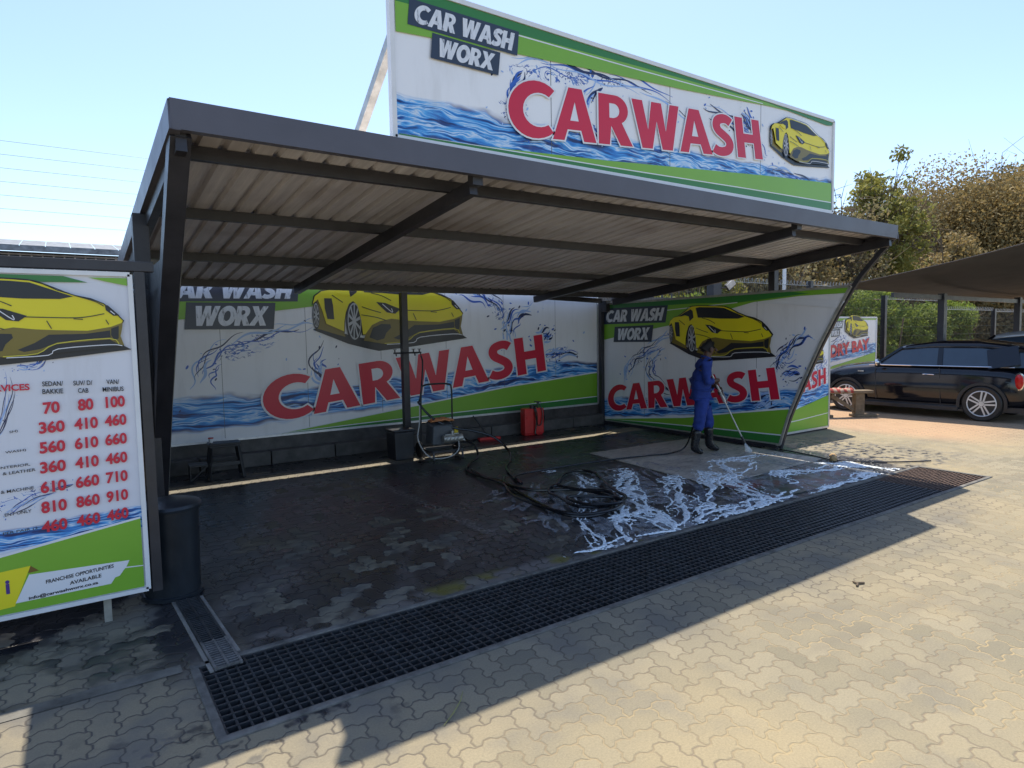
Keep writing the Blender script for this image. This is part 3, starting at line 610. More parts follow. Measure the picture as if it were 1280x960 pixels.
# --- C: side banner with the raked front edge; local x runs towards the street
C_=sign_root('side_banner','raked right side banner reading CARWASH behind the man in blue','' or (9.10,9.95,.04),R(-90)) if False else sign_root('side_banner','raked right side banner reading CARWASH behind the man in blue',(9.10,9.95,.04),R(-90))
fr=[(9.95-y,z-.04) for y,z in ((4.80,2.44),(5.0,2.08),(5.22,1.66),(5.5,1.05),(5.72,.52),(5.86,.06))]
out=[(0,.02),(4.09,.02)]+fr[::-1]+[(0,2.40)]
mC=banner_mat('side_banner_print',.28,.095,.21,[(1.1,1.35,.4,.14,40),(4.1,1.35,.14,.3,-30)],sc=1.15,warm=(.82,.81,.82))
sheet(C_,out,mC,.012,tw=.035,tmat=m_galv)
splash(C_,[[(.85,.55),(.75,.95),(.95,1.3),(1.35,1.5),(1.85,1.75)],[(1.75,1.5),(1.4,1.25),(1.45,.95),(1.9,.7)],[(3.85,.95),(4.05,1.3),(4.3,1.6),(4.55,1.75)],[(4.1,1.15),(4.4,1.2)],[(3.6,.6),(4.1,.85)]],.0072,1.15,8); seams(C_,(1.22,2.44,3.66),.04,2.36)
bands(C_,[(0,[(.01,1.66),(.9,1.80),(1.85,1.93),(2.9,2.12),(3.6,2.26),(4.4,2.31),(5.12,2.31),(5.14,2.39),(.01,2.39)]),(1,[(2.4,2.30),(3.3,2.265),(4.55,2.34),(4.2,2.385),(.01,2.39),(.01,2.30)]),(2,[(.01,2.13),(1.8,2.20),(3.3,2.262),(3.3,2.275),(1.8,2.215),(.01,2.145)]),
 (2,[(3.6,2.24),(4.4,2.28),(5.08,2.2),(5.0,2.1),(4.2,2.2)]),
 (0,[(.01,.035),(1.1,.15),(2.2,.265),(3.2,.43),(4.24,.59),(4.10,.04),(.01,.03)]),(1,[(.01,.04),(1.5,.10),(3.0,.14),(4.14,.165),(4.10,.04),(.01,.03)]),(2,[(.01,.045),(1.5,.115),(3.0,.158),(4.15,.185),(4.14,.165),(3.0,.14),(1.5,.10)]),(2,[(.01,.045),(1.1,.17),(2.2,.285),(3.2,.455),(4.24,.62),(4.24,.59),(3.2,.43),(2.2,.265),(1.1,.15)])],-.0015)
s_=lambda P:[(a,b-.04) for a,b in P]
plate(C_,s_([(.12,2.35),(1.822,2.34),(1.764,2.025),(.095,2.031)]),s_([(.433,1.975),(1.468,1.988),(1.419,1.672),(.396,1.67)]),-.005)
carwash_word(s_([(.215,.26),(.235,.77),(3.99,1.268),(4.085,.775)]),C_,-.008)
sports_car(C_,1.84,1.31,2.16,-.005)
m=MB()
for x in (.03,1.3,2.6,3.9): m.bar((x,.035,-.04),(x,.035,2.4),.045,.04)
m.bar((3.98,.0,-.04),(4.08,.0,-.04),.06,.03); m.build('support_frame',m_steel,C_)
# --- D: second banner outside, behind the side banner
D_=sign_root('outer_banner','sunlit-edged CARWASH banner standing outside behind the raked side banner',(9.36,6.47,.05),0)
mD=banner_mat('outer_banner_print',.43,.10,.17,[(1.9,.98,.4,.35,40),(.6,1.0,.4,.3,30)],sc=1.7)
Wd,Ht=2.22,1.98
sheet(D_,[(0,0),(Wd,0),(Wd,Ht),(0,Ht)],mD,.02,tw=.035)
splash(D_,[[(1.8,.8),(1.95,1.1),(2.1,1.3)],[(.6,.9),(.5,1.2),(.9,1.4)]],.0072,.7,9)
bands(D_,[(0,[(.5,.25),(1.28,.42),(2.20,.585),(2.20,.02),(.02,.02)]),(2,[(.02,.16),(1.28,.21),(2.20,.262),(2.20,.25),(1.28,.195),(.02,.145)]),(0,[(.02,1.35),(1.3,1.7),(2.2,1.75),(2.2,1.96),(.02,1.96)])],-.0015)
carwash_word([(.2,.5),(.18,.83),(2.09,1.10),(2.11,.805)],D_,-.005)
sports_car(D_,.9,1.15,1.12,-.003)
m=MB(); m.box((-.03,.025,-.05),(.02,.07,1.98)); m.box((Wd-.04,.025,-.05),(Wd+.015,.07,1.98)); m.box((0,.025,-.05),(Wd,.07,-.0)); m.build('support_frame',m_steel,D_)
# --- E: drying bay sign by the fence
E_=sign_root('drying_bay_sign','small DRY BAY sign with yellow car by the fence behind the black car',(16.0,9.6,.12),0)
Wd,Ht=3.70,2.06
mE=banner_mat('drying_bay_print',.90,.07,.17,[(1.9,1.3,.4,.5,40),(3.2,1.2,.3,.4,0)],sc=1.2)
sheet(E_,[(0,0),(Wd,0),(Wd,Ht),(0,Ht)],mE,.02,tw=.04,tmat=m_white)
splash(E_,[[(1.2,1.0),(1.25,1.3),(1.7,1.5)],[(3.0,1.2),(3.3,1.5)]],.0072,.9,11)
bands(E_,[(0,[(1.0,.62),(1.35,.73),(2.4,.86),(3.66,1.05),(3.66,.03),(.03,.03),(.03,.55)]),(2,[(.03,.60),(3.66,.74),(3.66,.72),(.03,.58)]),(0,[(.03,1.80),(1.2,1.86),(1.9,2.0),(3.66,1.99),(3.66,2.03),(.03,2.03)])],-.0015)
h=MB(); ftext(h,'DRY BAY',[(1.22,.95),(1.20,1.30),(3.28,1.46),(3.32,1.14)],-.006,.045,1.0); h.build('lettering',k_red,E_)
plate(E_,[(1.0,1.95),(1.86,1.97),(1.80,1.76),(.98,1.74)],[(1.2,1.72),(1.70,1.74),(1.67,1.54),(1.2,1.52)],-.003)
sports_car(E_,1.92,1.47,1.3,-.004,1.15)
m=MB(); m.box((.1,.025,-.12),(.16,.08,2.0)); m.box((3.5,.025,-.12),(3.56,.08,2.0)); m.build('support_frame',m_steel,E_)
# --- F: price board
F_=sign_root('price_board','price board listing service prices for sedan, SUV and minibus at the left','' or (-1.3,4.88,.185),0) if False else sign_root('price_board','price board listing service prices for sedan, SUV and minibus at the left',(-1.3,4.88,.185),0)
Wd,Ht=1.675,2.085
mF=banner_mat('price_board_print',.44,.03,.075,[(1.0,.70,.30,.04,20)],sc=2.6,warm=(.72,.73,.79))
bx=1.3; bz=-.185; o=lambda P:[(a+bx,b+bz) for a,b in P]
sheet(F_,[(0,0),(Wd,0),(Wd,Ht),(0,Ht)],mF,.03,tw=.028,tmat=m_white)
splash(F_,[[(1.0,1.60),(1.02,1.35),(.92,1.1),(.7,.9)],[(1.06,1.52),(1.16,1.52),(1.22,1.60)],[(.95,.62),(1.1,.70),(1.3,.76)]],.0072,.24,13)
bands(F_,[(1,o([(-1.28,2.252),(.02,2.248),(.145,2.212),(-1.28,2.195)])),(0,o([(.150,2.244),(.358,2.246),(.358,2.198),(.24,2.222)])),(0,o([(-1.28,2.168),(-.30,2.170),(-.10,2.187),(-.28,2.192),(-1.28,2.19)])),
 (0,o([(-1.28,.42),(-.8,.47),(-.40,.555),(.33,.665),(.352,.668),(.352,.205),(-1.28,.205)])),(2,o([(-1.28,.44),(-.8,.49),(-.40,.572),(.33,.678),(.352,.68),(.352,.668),(.33,.665),(-.40,.555),(-.8,.47),(-1.28,.42)]))],-.0015)
m=MB(); m.k=0; m.flat(o([(-.62,.455),(-.245,.478),(-.335,.245),(-.66,.225)]),-.004); m.k=1; m.flat(o([(-.245,.478),(-.205,.44),(-.26,.435)]),-.0044)
m.k=2; m.flat(o([(-.255,.425),(.275,.402),(.255,.36),(.245,.35),(.215,.31),(.19,.305),(.165,.268),(-.33,.262)]),-.0048); m.flat(o([(.245,.362),(.352,.352),(.352,.346),(.243,.354)]),-.005)
m.build('info_ribbon',[gloss('print_amber',(.78,.68,.02)),k_brn,k_wh],F_)
sports_car(F_,-.79+bx,1.70+bz,1.14,-.004,1.03,.035)
def put(body,q,y,b,mat,nm):
    h_=MB(); ftext(h_,body,q,y,b); h_.build(nm,mat,F_)
Bq=lambda cx,cz,w,h_,sk=0:[(cx-w/2+bx,cz-h_/2+bz-sk),(cx-w/2+bx,cz+h_/2+bz-sk),(cx+w/2+bx,cz+h_/2+bz+sk),(cx+w/2+bx,cz-h_/2+bz+sk)]
for tx,cx,cz,w in (('SEDAN/',-.070,1.588,.105),('BAKKIE',-.072,1.541,.105),('SUV/ D/',.085,1.584,.10),('CAB',.084,1.536,.055),('VAN/',.245,1.582,.07),('MINIBUS',.245,1.535,.115)):
    put(tx,Bq(cx,cz,w,.030,-.001),-.005,.02,k_blk,'column_heading')
put('SERVICES',Bq(-.295,1.575,.22,.040),-.005,.03,k_red,'heading')
rows=[('70','80','100'),('360','410','460'),('560','610','660'),('360','410','460'),('610','660','710'),('810','860','910'),('460','460','460')]
zs=[1.445,1.326,1.203,1.080,.957,.832,.712]
for rw,z in zip(rows,zs):
    for k,(tx,cx) in enumerate(zip(rw,(-.085,.092,.252))):
        f_=.126 if tx!='100' else .112
        w_=.082 if len(tx)==2 else f_; w_*=(.98-.04*k); xs=cx-(zs[0]-z)*.035+(.012*0)
        put(tx,Bq(xs,z+.006*k-.004,w_*1.06,.074,.002),-.006,.035,k_red,'price')
for tx,xr,z,w,hh in (('SH)',-.258,1.31,.04,.018),('WASH)',-.225,1.19,.10,.018),('INTERIOR,',-.21,1.10,.15,.018),('& LEATHER',-.185,1.065,.16,.018),('& MACHINE',-.20,.955,.16,.019),('ENT ONLY',-.22,.815,.13,.019),('PER PAIR (2',-.195,.702,.17,.019)):
    put(tx,Bq(xr-w/2,z,w,hh,.003),-.005,.012,k_blk,'service_line')
put('FRANCHISE OPPORTUNITIES',Bq(.005,.372,.36,.024,.012),-.0065,.02,k_blk,'text_line'); put('AVAILABLE',Bq(.03,.330,.17,.024,.006),-.0065,.02,k_blk,'text_line'); put('info@carwashworx.co.za',Bq(-.085,.284,.36,.026,.008),-.0065,.03,k_blk,'text_line')
h=MB(); ftext(h,'i',Bq(-.362,.372,.020,.085),-.006,.04); h.build('info_letter',k_vio,F_)
# frame that carries the board
m=MB(); m.bar((-.1,.03,Ht+.055),(1.815,.03,Ht+.055),.06,.065); m.build('top_beam',m_steel,F_,bevel=.004)
m=MB(); m.box((1.70,.0,-.03),(1.76,.06,Ht+.02)); m.build('side_post',m_steel,F_)
for x in (.35,1.44): m=MB(); m.box((x-.022,.05,-.185),(x+.022,.09,.05)); m.build('leg',m_galv,F_)
m=MB(); m.box((.02,.04,.02),(Wd-.02,.07,Ht-.02)); m.build('backing',m_black,F_)
w_=MB(); w_.box((0,0,0),(8.3,.08,2.25)); o_=w_.build('added_shade_wall',m_black); o_.location=(-8.0,5.75,0); tag(o_,'added dark wall shading the ground behind the price board','wall')  # wall added to shade the paving seen below the price board
# --- G: left side panel of the bay (seen edge on)
G_=thing('left_side_panel','dark side panel closing the left end of the wash bay behind the bin','wall panel',(XL+.03,5.95,.05),R(90))
ol=[(-.95,2.36),(-.55,1.9),(-.05,1.28),(.50,.52),(.85,.0),(3.8,.0),(3.8,2.36)]
m=MB(); m.flat(ol,0); m.flat(ol,.02); n=len(ol); m.add([(a,0,b) for a,b in ol]+[(a,.02,b) for a,b in ol],[(i,(i+1)%n,n+(i+1)%n,n+i) for i in range(n)]); m.build('panel',m_black,G_)
for x in (.9,2.3,3.7):
    m=MB(); m.box((x,.02,0),(x+.05,.06,2.3)); m.build('stiffener',m_steel,G_)
# ---------------------------------------------------------------- carpets, foam
def softmat(name,outline,z,th,mat,label,cat):
    xs=[p[0] for p in outline];ys=[p[1] for p in outline];cx,cy=sum(xs)/4,sum(ys)/4
    m=MB(); N=26; F=fit(outline); vs=[]
    for lay in (0,1):
        for i in range(N+1):
            for j in range(N+1):
                p=F(i/N,j/N); e=.012*(noise.noise(Vector((p[0]*3,p[1]*3,4)))) if (i in(0,N) or j in(0,N)) else 0
                h=(th+.004*noise.noise(Vector((p[0]*2.2,p[1]*2.2,1)))) if lay else 0
                vs.append((p[0]-cx+e,p[1]-cy+e,h))
    K=(N+1)**2; fs=[]
    for i in range(N):
        for j in range(N):
            a=i*(N+1)+j; fs.append((K+a,K+a+N+1,K+a+N+2,K+a+1))
    bd=[i*(N+1) for i in range(N+1)]+[N*(N+1)+j for j in range(1,N+1)]+[i*(N+1)+N for i in range(N-1,-1,-1)]+[j for j in range(N-1,0,-1)]
    for a,b in zip(bd,bd[1:]+bd[:1]): fs.append((a,b,K+b,K+a))
    m.add(vs,fs); o=m.build(name,mat,None,smooth=True); o.location=(cx,cy,z); return tag(o,label,cat)
softmat('carpet',[(6.28,4.88),(6.56,7.42),(8.92,7.36),(8.75,4.98)],.003,.010,m_carpet,'large pale grey carpet lying flat under the man being hosed clean','carpet')
softmat('rug',[(6.30,4.08),(6.34,4.84),(8.35,4.92),(8.25,4.06)],.003,.008,m_rug,'dark red and green rug soaked with suds between the grey carpet and the grate','rug')
def foam(name,thr_fn,x0,x1,y0,y1,c,z,th,mat,label):
    nx=int((x1-x0)/c);ny=int((y1-y0)/c); Fv=np.zeros((nx+1,ny+1))
    for i in range(nx+1):
        for j in range(ny+1): Fv[i,j]=thr_fn(x0+i*c,y0+j*c)
    m=MB(); ed={}; 
    def vt(p,h):
        k=(round(p[0],4),round(p[1],4)); 
        if k not in ed: ed[k]=len(m.v); m.v.append((p[0],p[1],z+h))
        return ed[k]
    for i in range(nx):
        for j in range(ny):
            q=[(i,j),(i+1,j),(i+1,j+1),(i,j+1)]; vals=[Fv[a] for a in q]
            if max(vals)<=0: continue
            pts=[]
            for k in range(4):
                a,b=q[k],q[(k+1)%4]; va,vb=vals[k],vals[(k+1)%4]; pa=(x0+a[0]*c,y0+a[1]*c); pb=(x0+b[0]*c,y0+b[1]*c)
                if va>0: pts.append(vt(pa,min(th,th*va*6)))
                if (va>0)!=(vb>0): t_=va/(va-vb); pts.append(vt((pa[0]+(pb[0]-pa[0])*t_,pa[1]+(pb[1]-pa[1])*t_),0))
            pts=list(dict.fromkeys(pts))
            if len(pts)>2: m.f.append(tuple(pts)); m.mi.append(0)
    o=m.build(name,mat); o['kind']='stuff'; o['label']=label; o['category']='foam'; return o
def sst(x,a,b): t=max(0,min(1,(x-a)/(b-a))); return t*t*(3-2*t)
def nz(x,y,z=0): return noise.noise(Vector((x,y,z)))
def fbm(x,y,z=0): return nz(x,y,z)+.5*nz(2*x,2*y,z+3)+.25*nz(4*x,4*y,z+5)
# strokes the suds ran along, towards the grate (world x,y,width)
ST=[([(5.3,6.1),(4.75,5.45),(4.2,4.9),(3.85,4.45),(3.75,4.1)],.07),([(4.9,5.0),(4.5,4.6),(4.2,4.25),(4.0,4.0)],.06),
 ([(6.1,6.1),(5.55,5.6),(5.05,5.0),(4.75,4.5),(4.6,4.1)],.10),([(6.4,5.7),(6.0,5.3),(5.55,4.85),(5.1,4.4),(4.7,4.03)],.09),
 ([(6.9,5.5),(6.4,5.0),(5.9,4.65),(5.4,4.3),(5.0,4.02)],.10),([(4.6,4.02),(5.2,4.10),(5.9,4.05),(6.6,4.1),(7.4,4.0),(8.2,3.98)],.12),
 ([(7.9,5.4),(7.3,5.2),(6.8,5.1),(6.45,4.7),(6.25,4.3),(6.1,4.0)],.13),([(8.6,5.5),(8.1,5.7),(7.5,5.75),(7.1,5.4),(6.8,5.05)],.08),([(8.7,4.6),(8.0,4.6),(7.5,4.8),(7.1,4.5)],.09),
 ([(5.1,6.9),(5.4,6.5),(5.2,6.0),(4.8,5.6)],.035),([(5.0,4.08),(5.5,4.0),(6.0,4.04)],.15),([(8.4,4.9),(8.6,4.4),(8.8,4.0)],.10),([(3.4,4.07),(4.0,4.02),(4.7,3.96)],.05)]
SL=[]
for P,w in ST:
    q=smooth_line([(a,b,0) for a,b in P],6); SL.append((np.array([[v.x,v.y] for v in q]),w))
def build_foam():
    c=.0145; x0,x1,y0,y1=3.0,8.95,3.90,7.0; nx=int((x1-x0)/c); ny=int((y1-y0)/c)
    X=x0+np.arange(nx+1)[:,None]*c+0*np.arange(ny+1)[None,:]; Y=y0+np.arange(ny+1)[None,:]*c+0*X
    # warp the plane a little so nothing runs straight
    G=lambda sc,z_,st=4: np.kron(np.array([[fbm((x0+i*c)*sc,(y0+j*c)*sc,z_) for j in range(0,ny+1+st,st)] for i in range(0,nx+1+st,st)]),np.ones((st,st)))[:nx+1,:ny+1]
    def blur(A_,k=3):
        for _ in range(k): A_=(A_+np.roll(A_,1,0)+np.roll(A_,-1,0)+np.roll(A_,1,1)+np.roll(A_,-1,1))/5
        return A_
    WX=X+.09*blur(G(1.8,2)); WY=Y+.09*blur(G(1.8,7)); best=np.full(X.shape,-1.0); near=np.full(X.shape,9.0)
    for si,(A_,w) in enumerate(SL):
        L=0; d0=np.full(X.shape,9.0); lat=np.zeros(X.shape); tt=np.zeros(X.shape)
        for a_,b_ in zip(A_[:-1],A_[1:]):
            e=b_-a_; l=float(np.hypot(*e)); px_=WX-a_[0]; py_=WY-a_[1]; u_=np.clip((px_*e[0]+py_*e[1])/l/l,0,1)
            dx_=px_-u_*e[0]; dy_=py_-u_*e[1]; dd=np.hypot(dx_,dy_); sg=np.sign(e[0]*py_-e[1]*px_); k=dd<d0
            d0=np.where(k,dd,d0); lat=np.where(k,dd*sg,lat); tt=np.where(k,L+u_*l,tt); L+=l
        near=np.minimum(near,d0/(w*2.4)); T=tt/L; ti=np.clip((tt*40).astype(int),0,400)
        for k in (1,2,3,4,5):
            tab=np.array([fbm(q*.045+si*7.3,k*3.1,1.0) for q in range(402)]); wid=np.array([nz(q*.07+si*3,k*5.7,4.0) for q in range(402)])
            off=(k-3)*w*.52+tab[ti]*w*1.5; ww=np.maximum(.0,(min(.011,w*.10) if k!=3 else .026*min(1.6,w/.07))*(.52+1.9*wid[ti]))*np.sqrt(np.clip(T*3,0,1))
            best=np.maximum(best,(ww-np.abs(lat-off))/.03)
    idx=np.argwhere((near<1.0)&(best<.3)); V_=noise.voronoi
    for i,j in idx:
        x,y=WX[i,j],WY[i,j]; u_=(x*.6+y*.8); v_=(x*.8-y*.6); dist,_=V_(Vector((v_*13+2*nz(x*5,y*5,1),u_*7+2*nz(x*5,y*5,6),.5)))
        m_=nz(x*1.6,y*1.6,21)+.05; val=(.085*min(1,max(0,m_*3.5))*(1-near[i,j])*1.1-(dist[1]-dist[0])*.45)/.25
        if val>best[i,j]: best[i,j]=val
    Z=blur(G(9,33,2),1); best=best+.10*Z; best=np.where(Y<3.955+.012*Z,-.5,best)
    return lambda x,y: best[int(round((x-x0)/c)),int(round((y-y0)/c))],x0,x1,y0,y1,c
fn_,a0,a1,b0,b1,cc=build_foam()
foam('soap_foam',fn_,a0,a1,b0,b1,cc,.0135,.010,m_foam,'white soap suds running over carpet, rug and paving into the black grate')
def f2(x,y):
    wx=x+.25*fbm(x*.9,y*.9,2); wy=y+.25*fbm(x*.9+9,y*.9,4); u_=(wx*.6+wy*.8); v_=(wx*.8-wy*.6)
    n=abs(fbm(v_*5.5,u_*1.0,5)); reg=sst(x,3.0,4.2)*(1-sst(x,8.3,9.0))*(1-sst(y,5.6,7.4))*sst(y,3.9,4.0)
    return reg*.30-.125-n*.62+.05*nz(x*14,y*14,3)
foam('thin_suds',f2,3.0,9.0,3.92,7.4,.022,.0118,.001,m_foam2,'thin greyish film of lather streaking across the wet paving')
# ---------------------------------------------------------------- bin
b=thing('bin','tall round dark plastic bin with a bulging lid in front of the left strut','bin',(.555,5.20,0)); b.scale=(1.10,1.10,1.0)
m=MB(); m.lathe([(.150,.0),(.163,.012),(.168,.05),(.172,.32),(.178,.60),(.182,.625),(.182,.64),(.172,.645)],seg=36); m.build('body',m_greysteel,b,smooth=True)
m=MB(); m.lathe([(.170,.632),(.196,.636),(.200,.655),(.19,.675),(.13,.695),(.06,.70),(.005,.70)],seg=36); m.build('lid',m_greysteel,b,smooth=True)
m=MB(); m.lathe([(.168,.0),(.182,.004),(.184,.03),(.170,.036)],seg=36); m.build('base_rim',m_greysteel,b,smooth=True)
# ---------------------------------------------------------------- black step stool
s=thing('step_stool','black plastic two-step stool standing under the rear banner','stool',(1.70,9.33,0),R(-4))
m=MB(); m.box((-.20,-.13,.445),(.20,.13,.475)); m.box((-.19,-.12,.415),(.19,.12,.446)); m.build('top_step',m_black,s,bevel=.008)
for x in (-1,1):
    for y in (-1,1):
        m=MB(); m.bar((x*.165,y*.10,.43),(x*.215,y*.17,0),.045,.022); m.build('leg',m_black,s,bevel=.004)
m=MB(); m.bar((-.20,-.14,.20),(.20,-.14,.20),.02,.05); m.bar((-.19,.14,.22),(.19,.14,.22),.02,.05); m.bar((-.205,-.15,.09),(-.205,.15,.09),.02,.04); m.bar((.205,-.15,.09),(.205,.15,.09),.02,.04); m.build('crossbar',m_black,s,bevel=.003)
m=MB(); m.box((-.44,-.13,.19),(-.215,.12,.215)); m.box((-.44,-.13,0),(-.425,.12,.19)); m.bar((-.42,-.12,.02),(-.23,-.12,.19),.02,.02); m.build('lower_step',m_black,s,bevel=.004)
p=thing('spray_cup','small white cup with red rim on the left end of the step stool','cup',(1.545,9.36,.476))
m=MB(); m.lathe([(.022,0),(.030,.06),(.030,.062)],seg=16); m.build('cup',m_white,p,smooth=True); m=MB(); m.lathe([(.031,.055),(.034,.058),(.034,.068),(.028,.068)],seg=16); m.build('rim',m_red,p,smooth=True)
# ---------------------------------------------------------------- bucket at the post
b=thing('bucket','square black tub standing against the foot of the middle post','tub',(4.12,8.98,0))
m=MB(); 
for w0,w1,z0_,z1_ in((.15,.165,0,.42),(.175,.18,.42,.46)):
    m.add([(-w0,-w0,z0_),(w0,-w0,z0_),(w0,w0,z0_),(-w0,w0,z0_),(-w1,-w1,z1_),(w1,-w1,z1_),(w1,w1,z1_),(-w1,w1,z1_)],[(0,3,2,1),(4,5,6,7),(0,1,5,4),(1,2,6,5),(2,3,7,6),(3,0,4,7)])
m.build('tub',m_black,b,bevel=.015)
# ---------------------------------------------------------------- taps on the post
tp=thing('tap_manifold','water pipe cross with four taps strapped to the middle post','taps',(4.32,9.10,1.60))
m=MB(); m.tube([(-.22,-.02,0),(.24,-.02,0)],.013,8); m.build('pipe',m_steel,tp)
for x in (-.20,-.08,.11,.21):
    m=MB(); m.tube([(x,-.02,.0),(x,-.02,.05)],.011,8); m.bar((x-.028,-.02,.055),(x+.028,-.02,.055),.012,.008); m.tube([(x,-.03,0),(x,-.06,-.005),(x,-.07,-.045)],.010,8); m.build('tap',m_steel,tp)
# ---------------------------------------------------------------- pressure washer
w=thing('pressure_washer','grey pressure washer on a tubular trolley beside the middle post','pressure washer',(4.68,8.72,0),R(-6))
m=MB(); m.tube(smooth_line([(-.27,.16,.10),(-.26,.16,.6),(-.25,.14,1.02),(-.20,.14,1.10),(0,.14,1.115),(.20,.14,1.10),(.25,.14,1.02),(.26,.16,.6),(.27,.16,.10)],5),.014,8); m.tube([(-.26,.16,.52),(.26,.16,.52)],.011,8); m.build('handle',m_black,w,smooth=True)
m=MB()
m.add([(-.20,-.14,.20),(.20,-.14,.20),(.22,.14,.20),(-.22,.14,.20),(-.17,-.13,.50),(.15,-.13,.50),(.17,.12,.56),(-.19,.12,.56)],[(0,3,2,1),(4,5,6,7),(0,1,5,4),(1,2,6,5),(2,3,7,6),(3,0,4,7)])
m.build('motor_housing',M('washer_grey',(.075,.085,.095),.45,0,.25,8),w,bevel=.03)
m=MB(); m.tube([(-.05,-.2,.30),(.26,-.2,.30)],.055,14); m.tube([(.10,-.2,.30),(.10,-.2,.42)],.028,10); m.tube([(.20,-.22,.30),(.30,-.24,.26)],.02,10); m.tube([(-.02,-.21,.36),(.2,-.21,.37)],.012,8)
for x in (0,.06,.12,.18): m.tube([(x,-.27,.30),(x,-.13,.30)],.018,8)
m.build('pump',m_galv,w,smooth=True)
m=MB(); m.bar((-.24,-.22,.12),(.26,-.22,.12),.03,.03); m.bar((-.24,.16,.12),(.26,.16,.12),.03,.03); m.bar((-.24,-.22,.12),(-.24,.16,.12),.03,.03); m.bar((.26,-.22,.12),(.26,.16,.12),.03,.03)
m.bar((.25,-.22,.12),(.25,-.24,.0),.025,.025); m.bar((-.22,-.22,.12),(-.22,-.24,.0),.025,.025); m.build('frame',m_steel,w)
for x in (-.31,.31):
    m=MB(); m.lathe([(.06,-.02),(.11,-.025),(.125,-.01),(.125,.01),(.11,.025),(.06,.02)],(x,.12,.125),20,'X'); m.build('wheel',m_rubber,w,smooth=True)
m=MB(); m.box((.165,-.135,.36),(.225,-.128,.46)); m.build('warning_label',m_yel,w)
m=MB(); 
vs=[];NN=9
for i in range(NN):
    for j in range(NN):
        a,b_=i/(NN-1)-.5,j/(NN-1)-.5; vs.append((a*.36,b_*.2,.565+.035*nz(a*9,b_*9,2)+.025*(1-4*a*a)))
m.add(vs,[(i*NN+j,(i+1)*NN+j,(i+1)*NN+j+1,i*NN+j+1) for i in range(NN-1) for j in range(NN-1)]); cl=m.build('cloth',m_cloth,None,smooth=True); cl.modifiers.new('so','SOLIDIFY').thickness=.02
cl.location=(4.68,8.72,.0); cl.rotation_euler=(0,0,R(-6)); tag(cl,'crumpled orange cloth lying on top of the pressure washer','cloth')
# ---------------------------------------------------------------- hoses
def hose(pts,r,mat,label,n=8,name='hose',seg=8):
    q=smooth_line(pts,n); c=q[0].copy(); c.z=0; m=MB(); m.tube([p-c for p in q],r,seg); o=m.build(name,mat,None,smooth=True); o.location=c; return tag(o,label,'hose','hoses of the wash bay')
hz=.028
hose([(4.53,9.03,1.55),(4.54,9.0,1.45),(4.50,8.95,1.2),(4.44,8.9,.95),(4.40,8.9,.82)],.013,m_hose,'thin black hose hanging from the right tap on the middle post')
hose([(4.41,8.88,.84),(4.36,8.8,.55),(4.28,8.7,.30),(4.38,8.55,.06),(4.62,8.45,.03),(4.80,8.42,.12),(4.86,8.50,.28)],.009,m_pipe,'pale translucent hose looping from the tap down to the pump')
hose([(4.39,8.9,.86),(4.46,8.82,.72),(4.60,8.7,.56),(4.85,8.55,.44),(5.05,8.4,.40),(5.30,8.2,.30),(5.42,8.0,.12),(5.30,7.75,.03),(4.95,7.35,.02),(4.72,6.9,.02),(4.50,6.35,.03)],.018,m_hose,'black hose arching over the pressure washer and down to the ground')
hose([(4.95,8.45,.28),(5.0,8.25,.18),(4.95,8.1,.05),(4.70,7.9,hz),(4.40,7.5,hz),(4.33,7.0,hz),(4.38,6.55,hz),(4.22,6.0,hz),(4.10,5.45,hz),(4.05,5.0,hz),(4.18,4.78,hz),(4.45,4.75,hz+.02),(4.72,4.95,hz+.03),(4.80,5.25,hz+.04),(4.68,5.65,hz+.05),(4.62,5.85,hz+.05),(4.45,5.75,.05),(4.40,5.5,.05),(4.30,5.1,.05),(4.50,4.9,.05),(4.80,5.0,.055),(4.95,5.3,.06),(4.75,5.6,.06),(4.35,5.95,.05),(4.30,6.4,.05),(4.55,6.8,.04)],.018,m_hose,'black high pressure hose lying in a tangle of loops on the wet paving',7)
hose([(4.45,7.45,.03),(4.30,6.9,.05),(4.25,6.4,.06),(4.05,5.9,.05),(4.0,5.3,.05),(4.10,4.85,.05),(4.45,4.72,.06),(4.75,4.85,.08),(4.72,5.1,.08),(4.40,5.35,.08),(4.35,5.0,.08),(4.6,4.80,.09),(4.88,4.95,.08),(5.0,5.2,.07),(5.2,5.6,.06),(5.45,6.0,.04),(5.60,6.25,.03),(5.55,6.5,.03),(5.25,6.45,.03),(4.85,6.1,.03),(4.5,5.75,.03)],.017,m_hose,'second black hose coiled over the first with one wide loop to the right',7)
hose([(4.48,6.5,.07),(4.75,6.75,.04),(5.2,6.85,.02),(5.8,6.85,.02),(6.5,6.75,.03),(7.0,6.62,.035),(7.4,6.55,.035),(7.72,6.55,.10),(7.80,6.45,.45),(7.86,6.3,.80),(7.93,6.22,.98)],.012,m_hose,'black hose leading across the carpet up to the lance in the man’s hands'.replace('’',"'"))
hose([(8.95,5.76,.018),(8.9,5.3,.016),(8.78,4.85,.016),(8.95,4.5,.016),(9.3,4.2,.016),(9.7,3.96,.016)],.009,m_hose,'thin dark hose trailing past the brush on the sunlit paving')
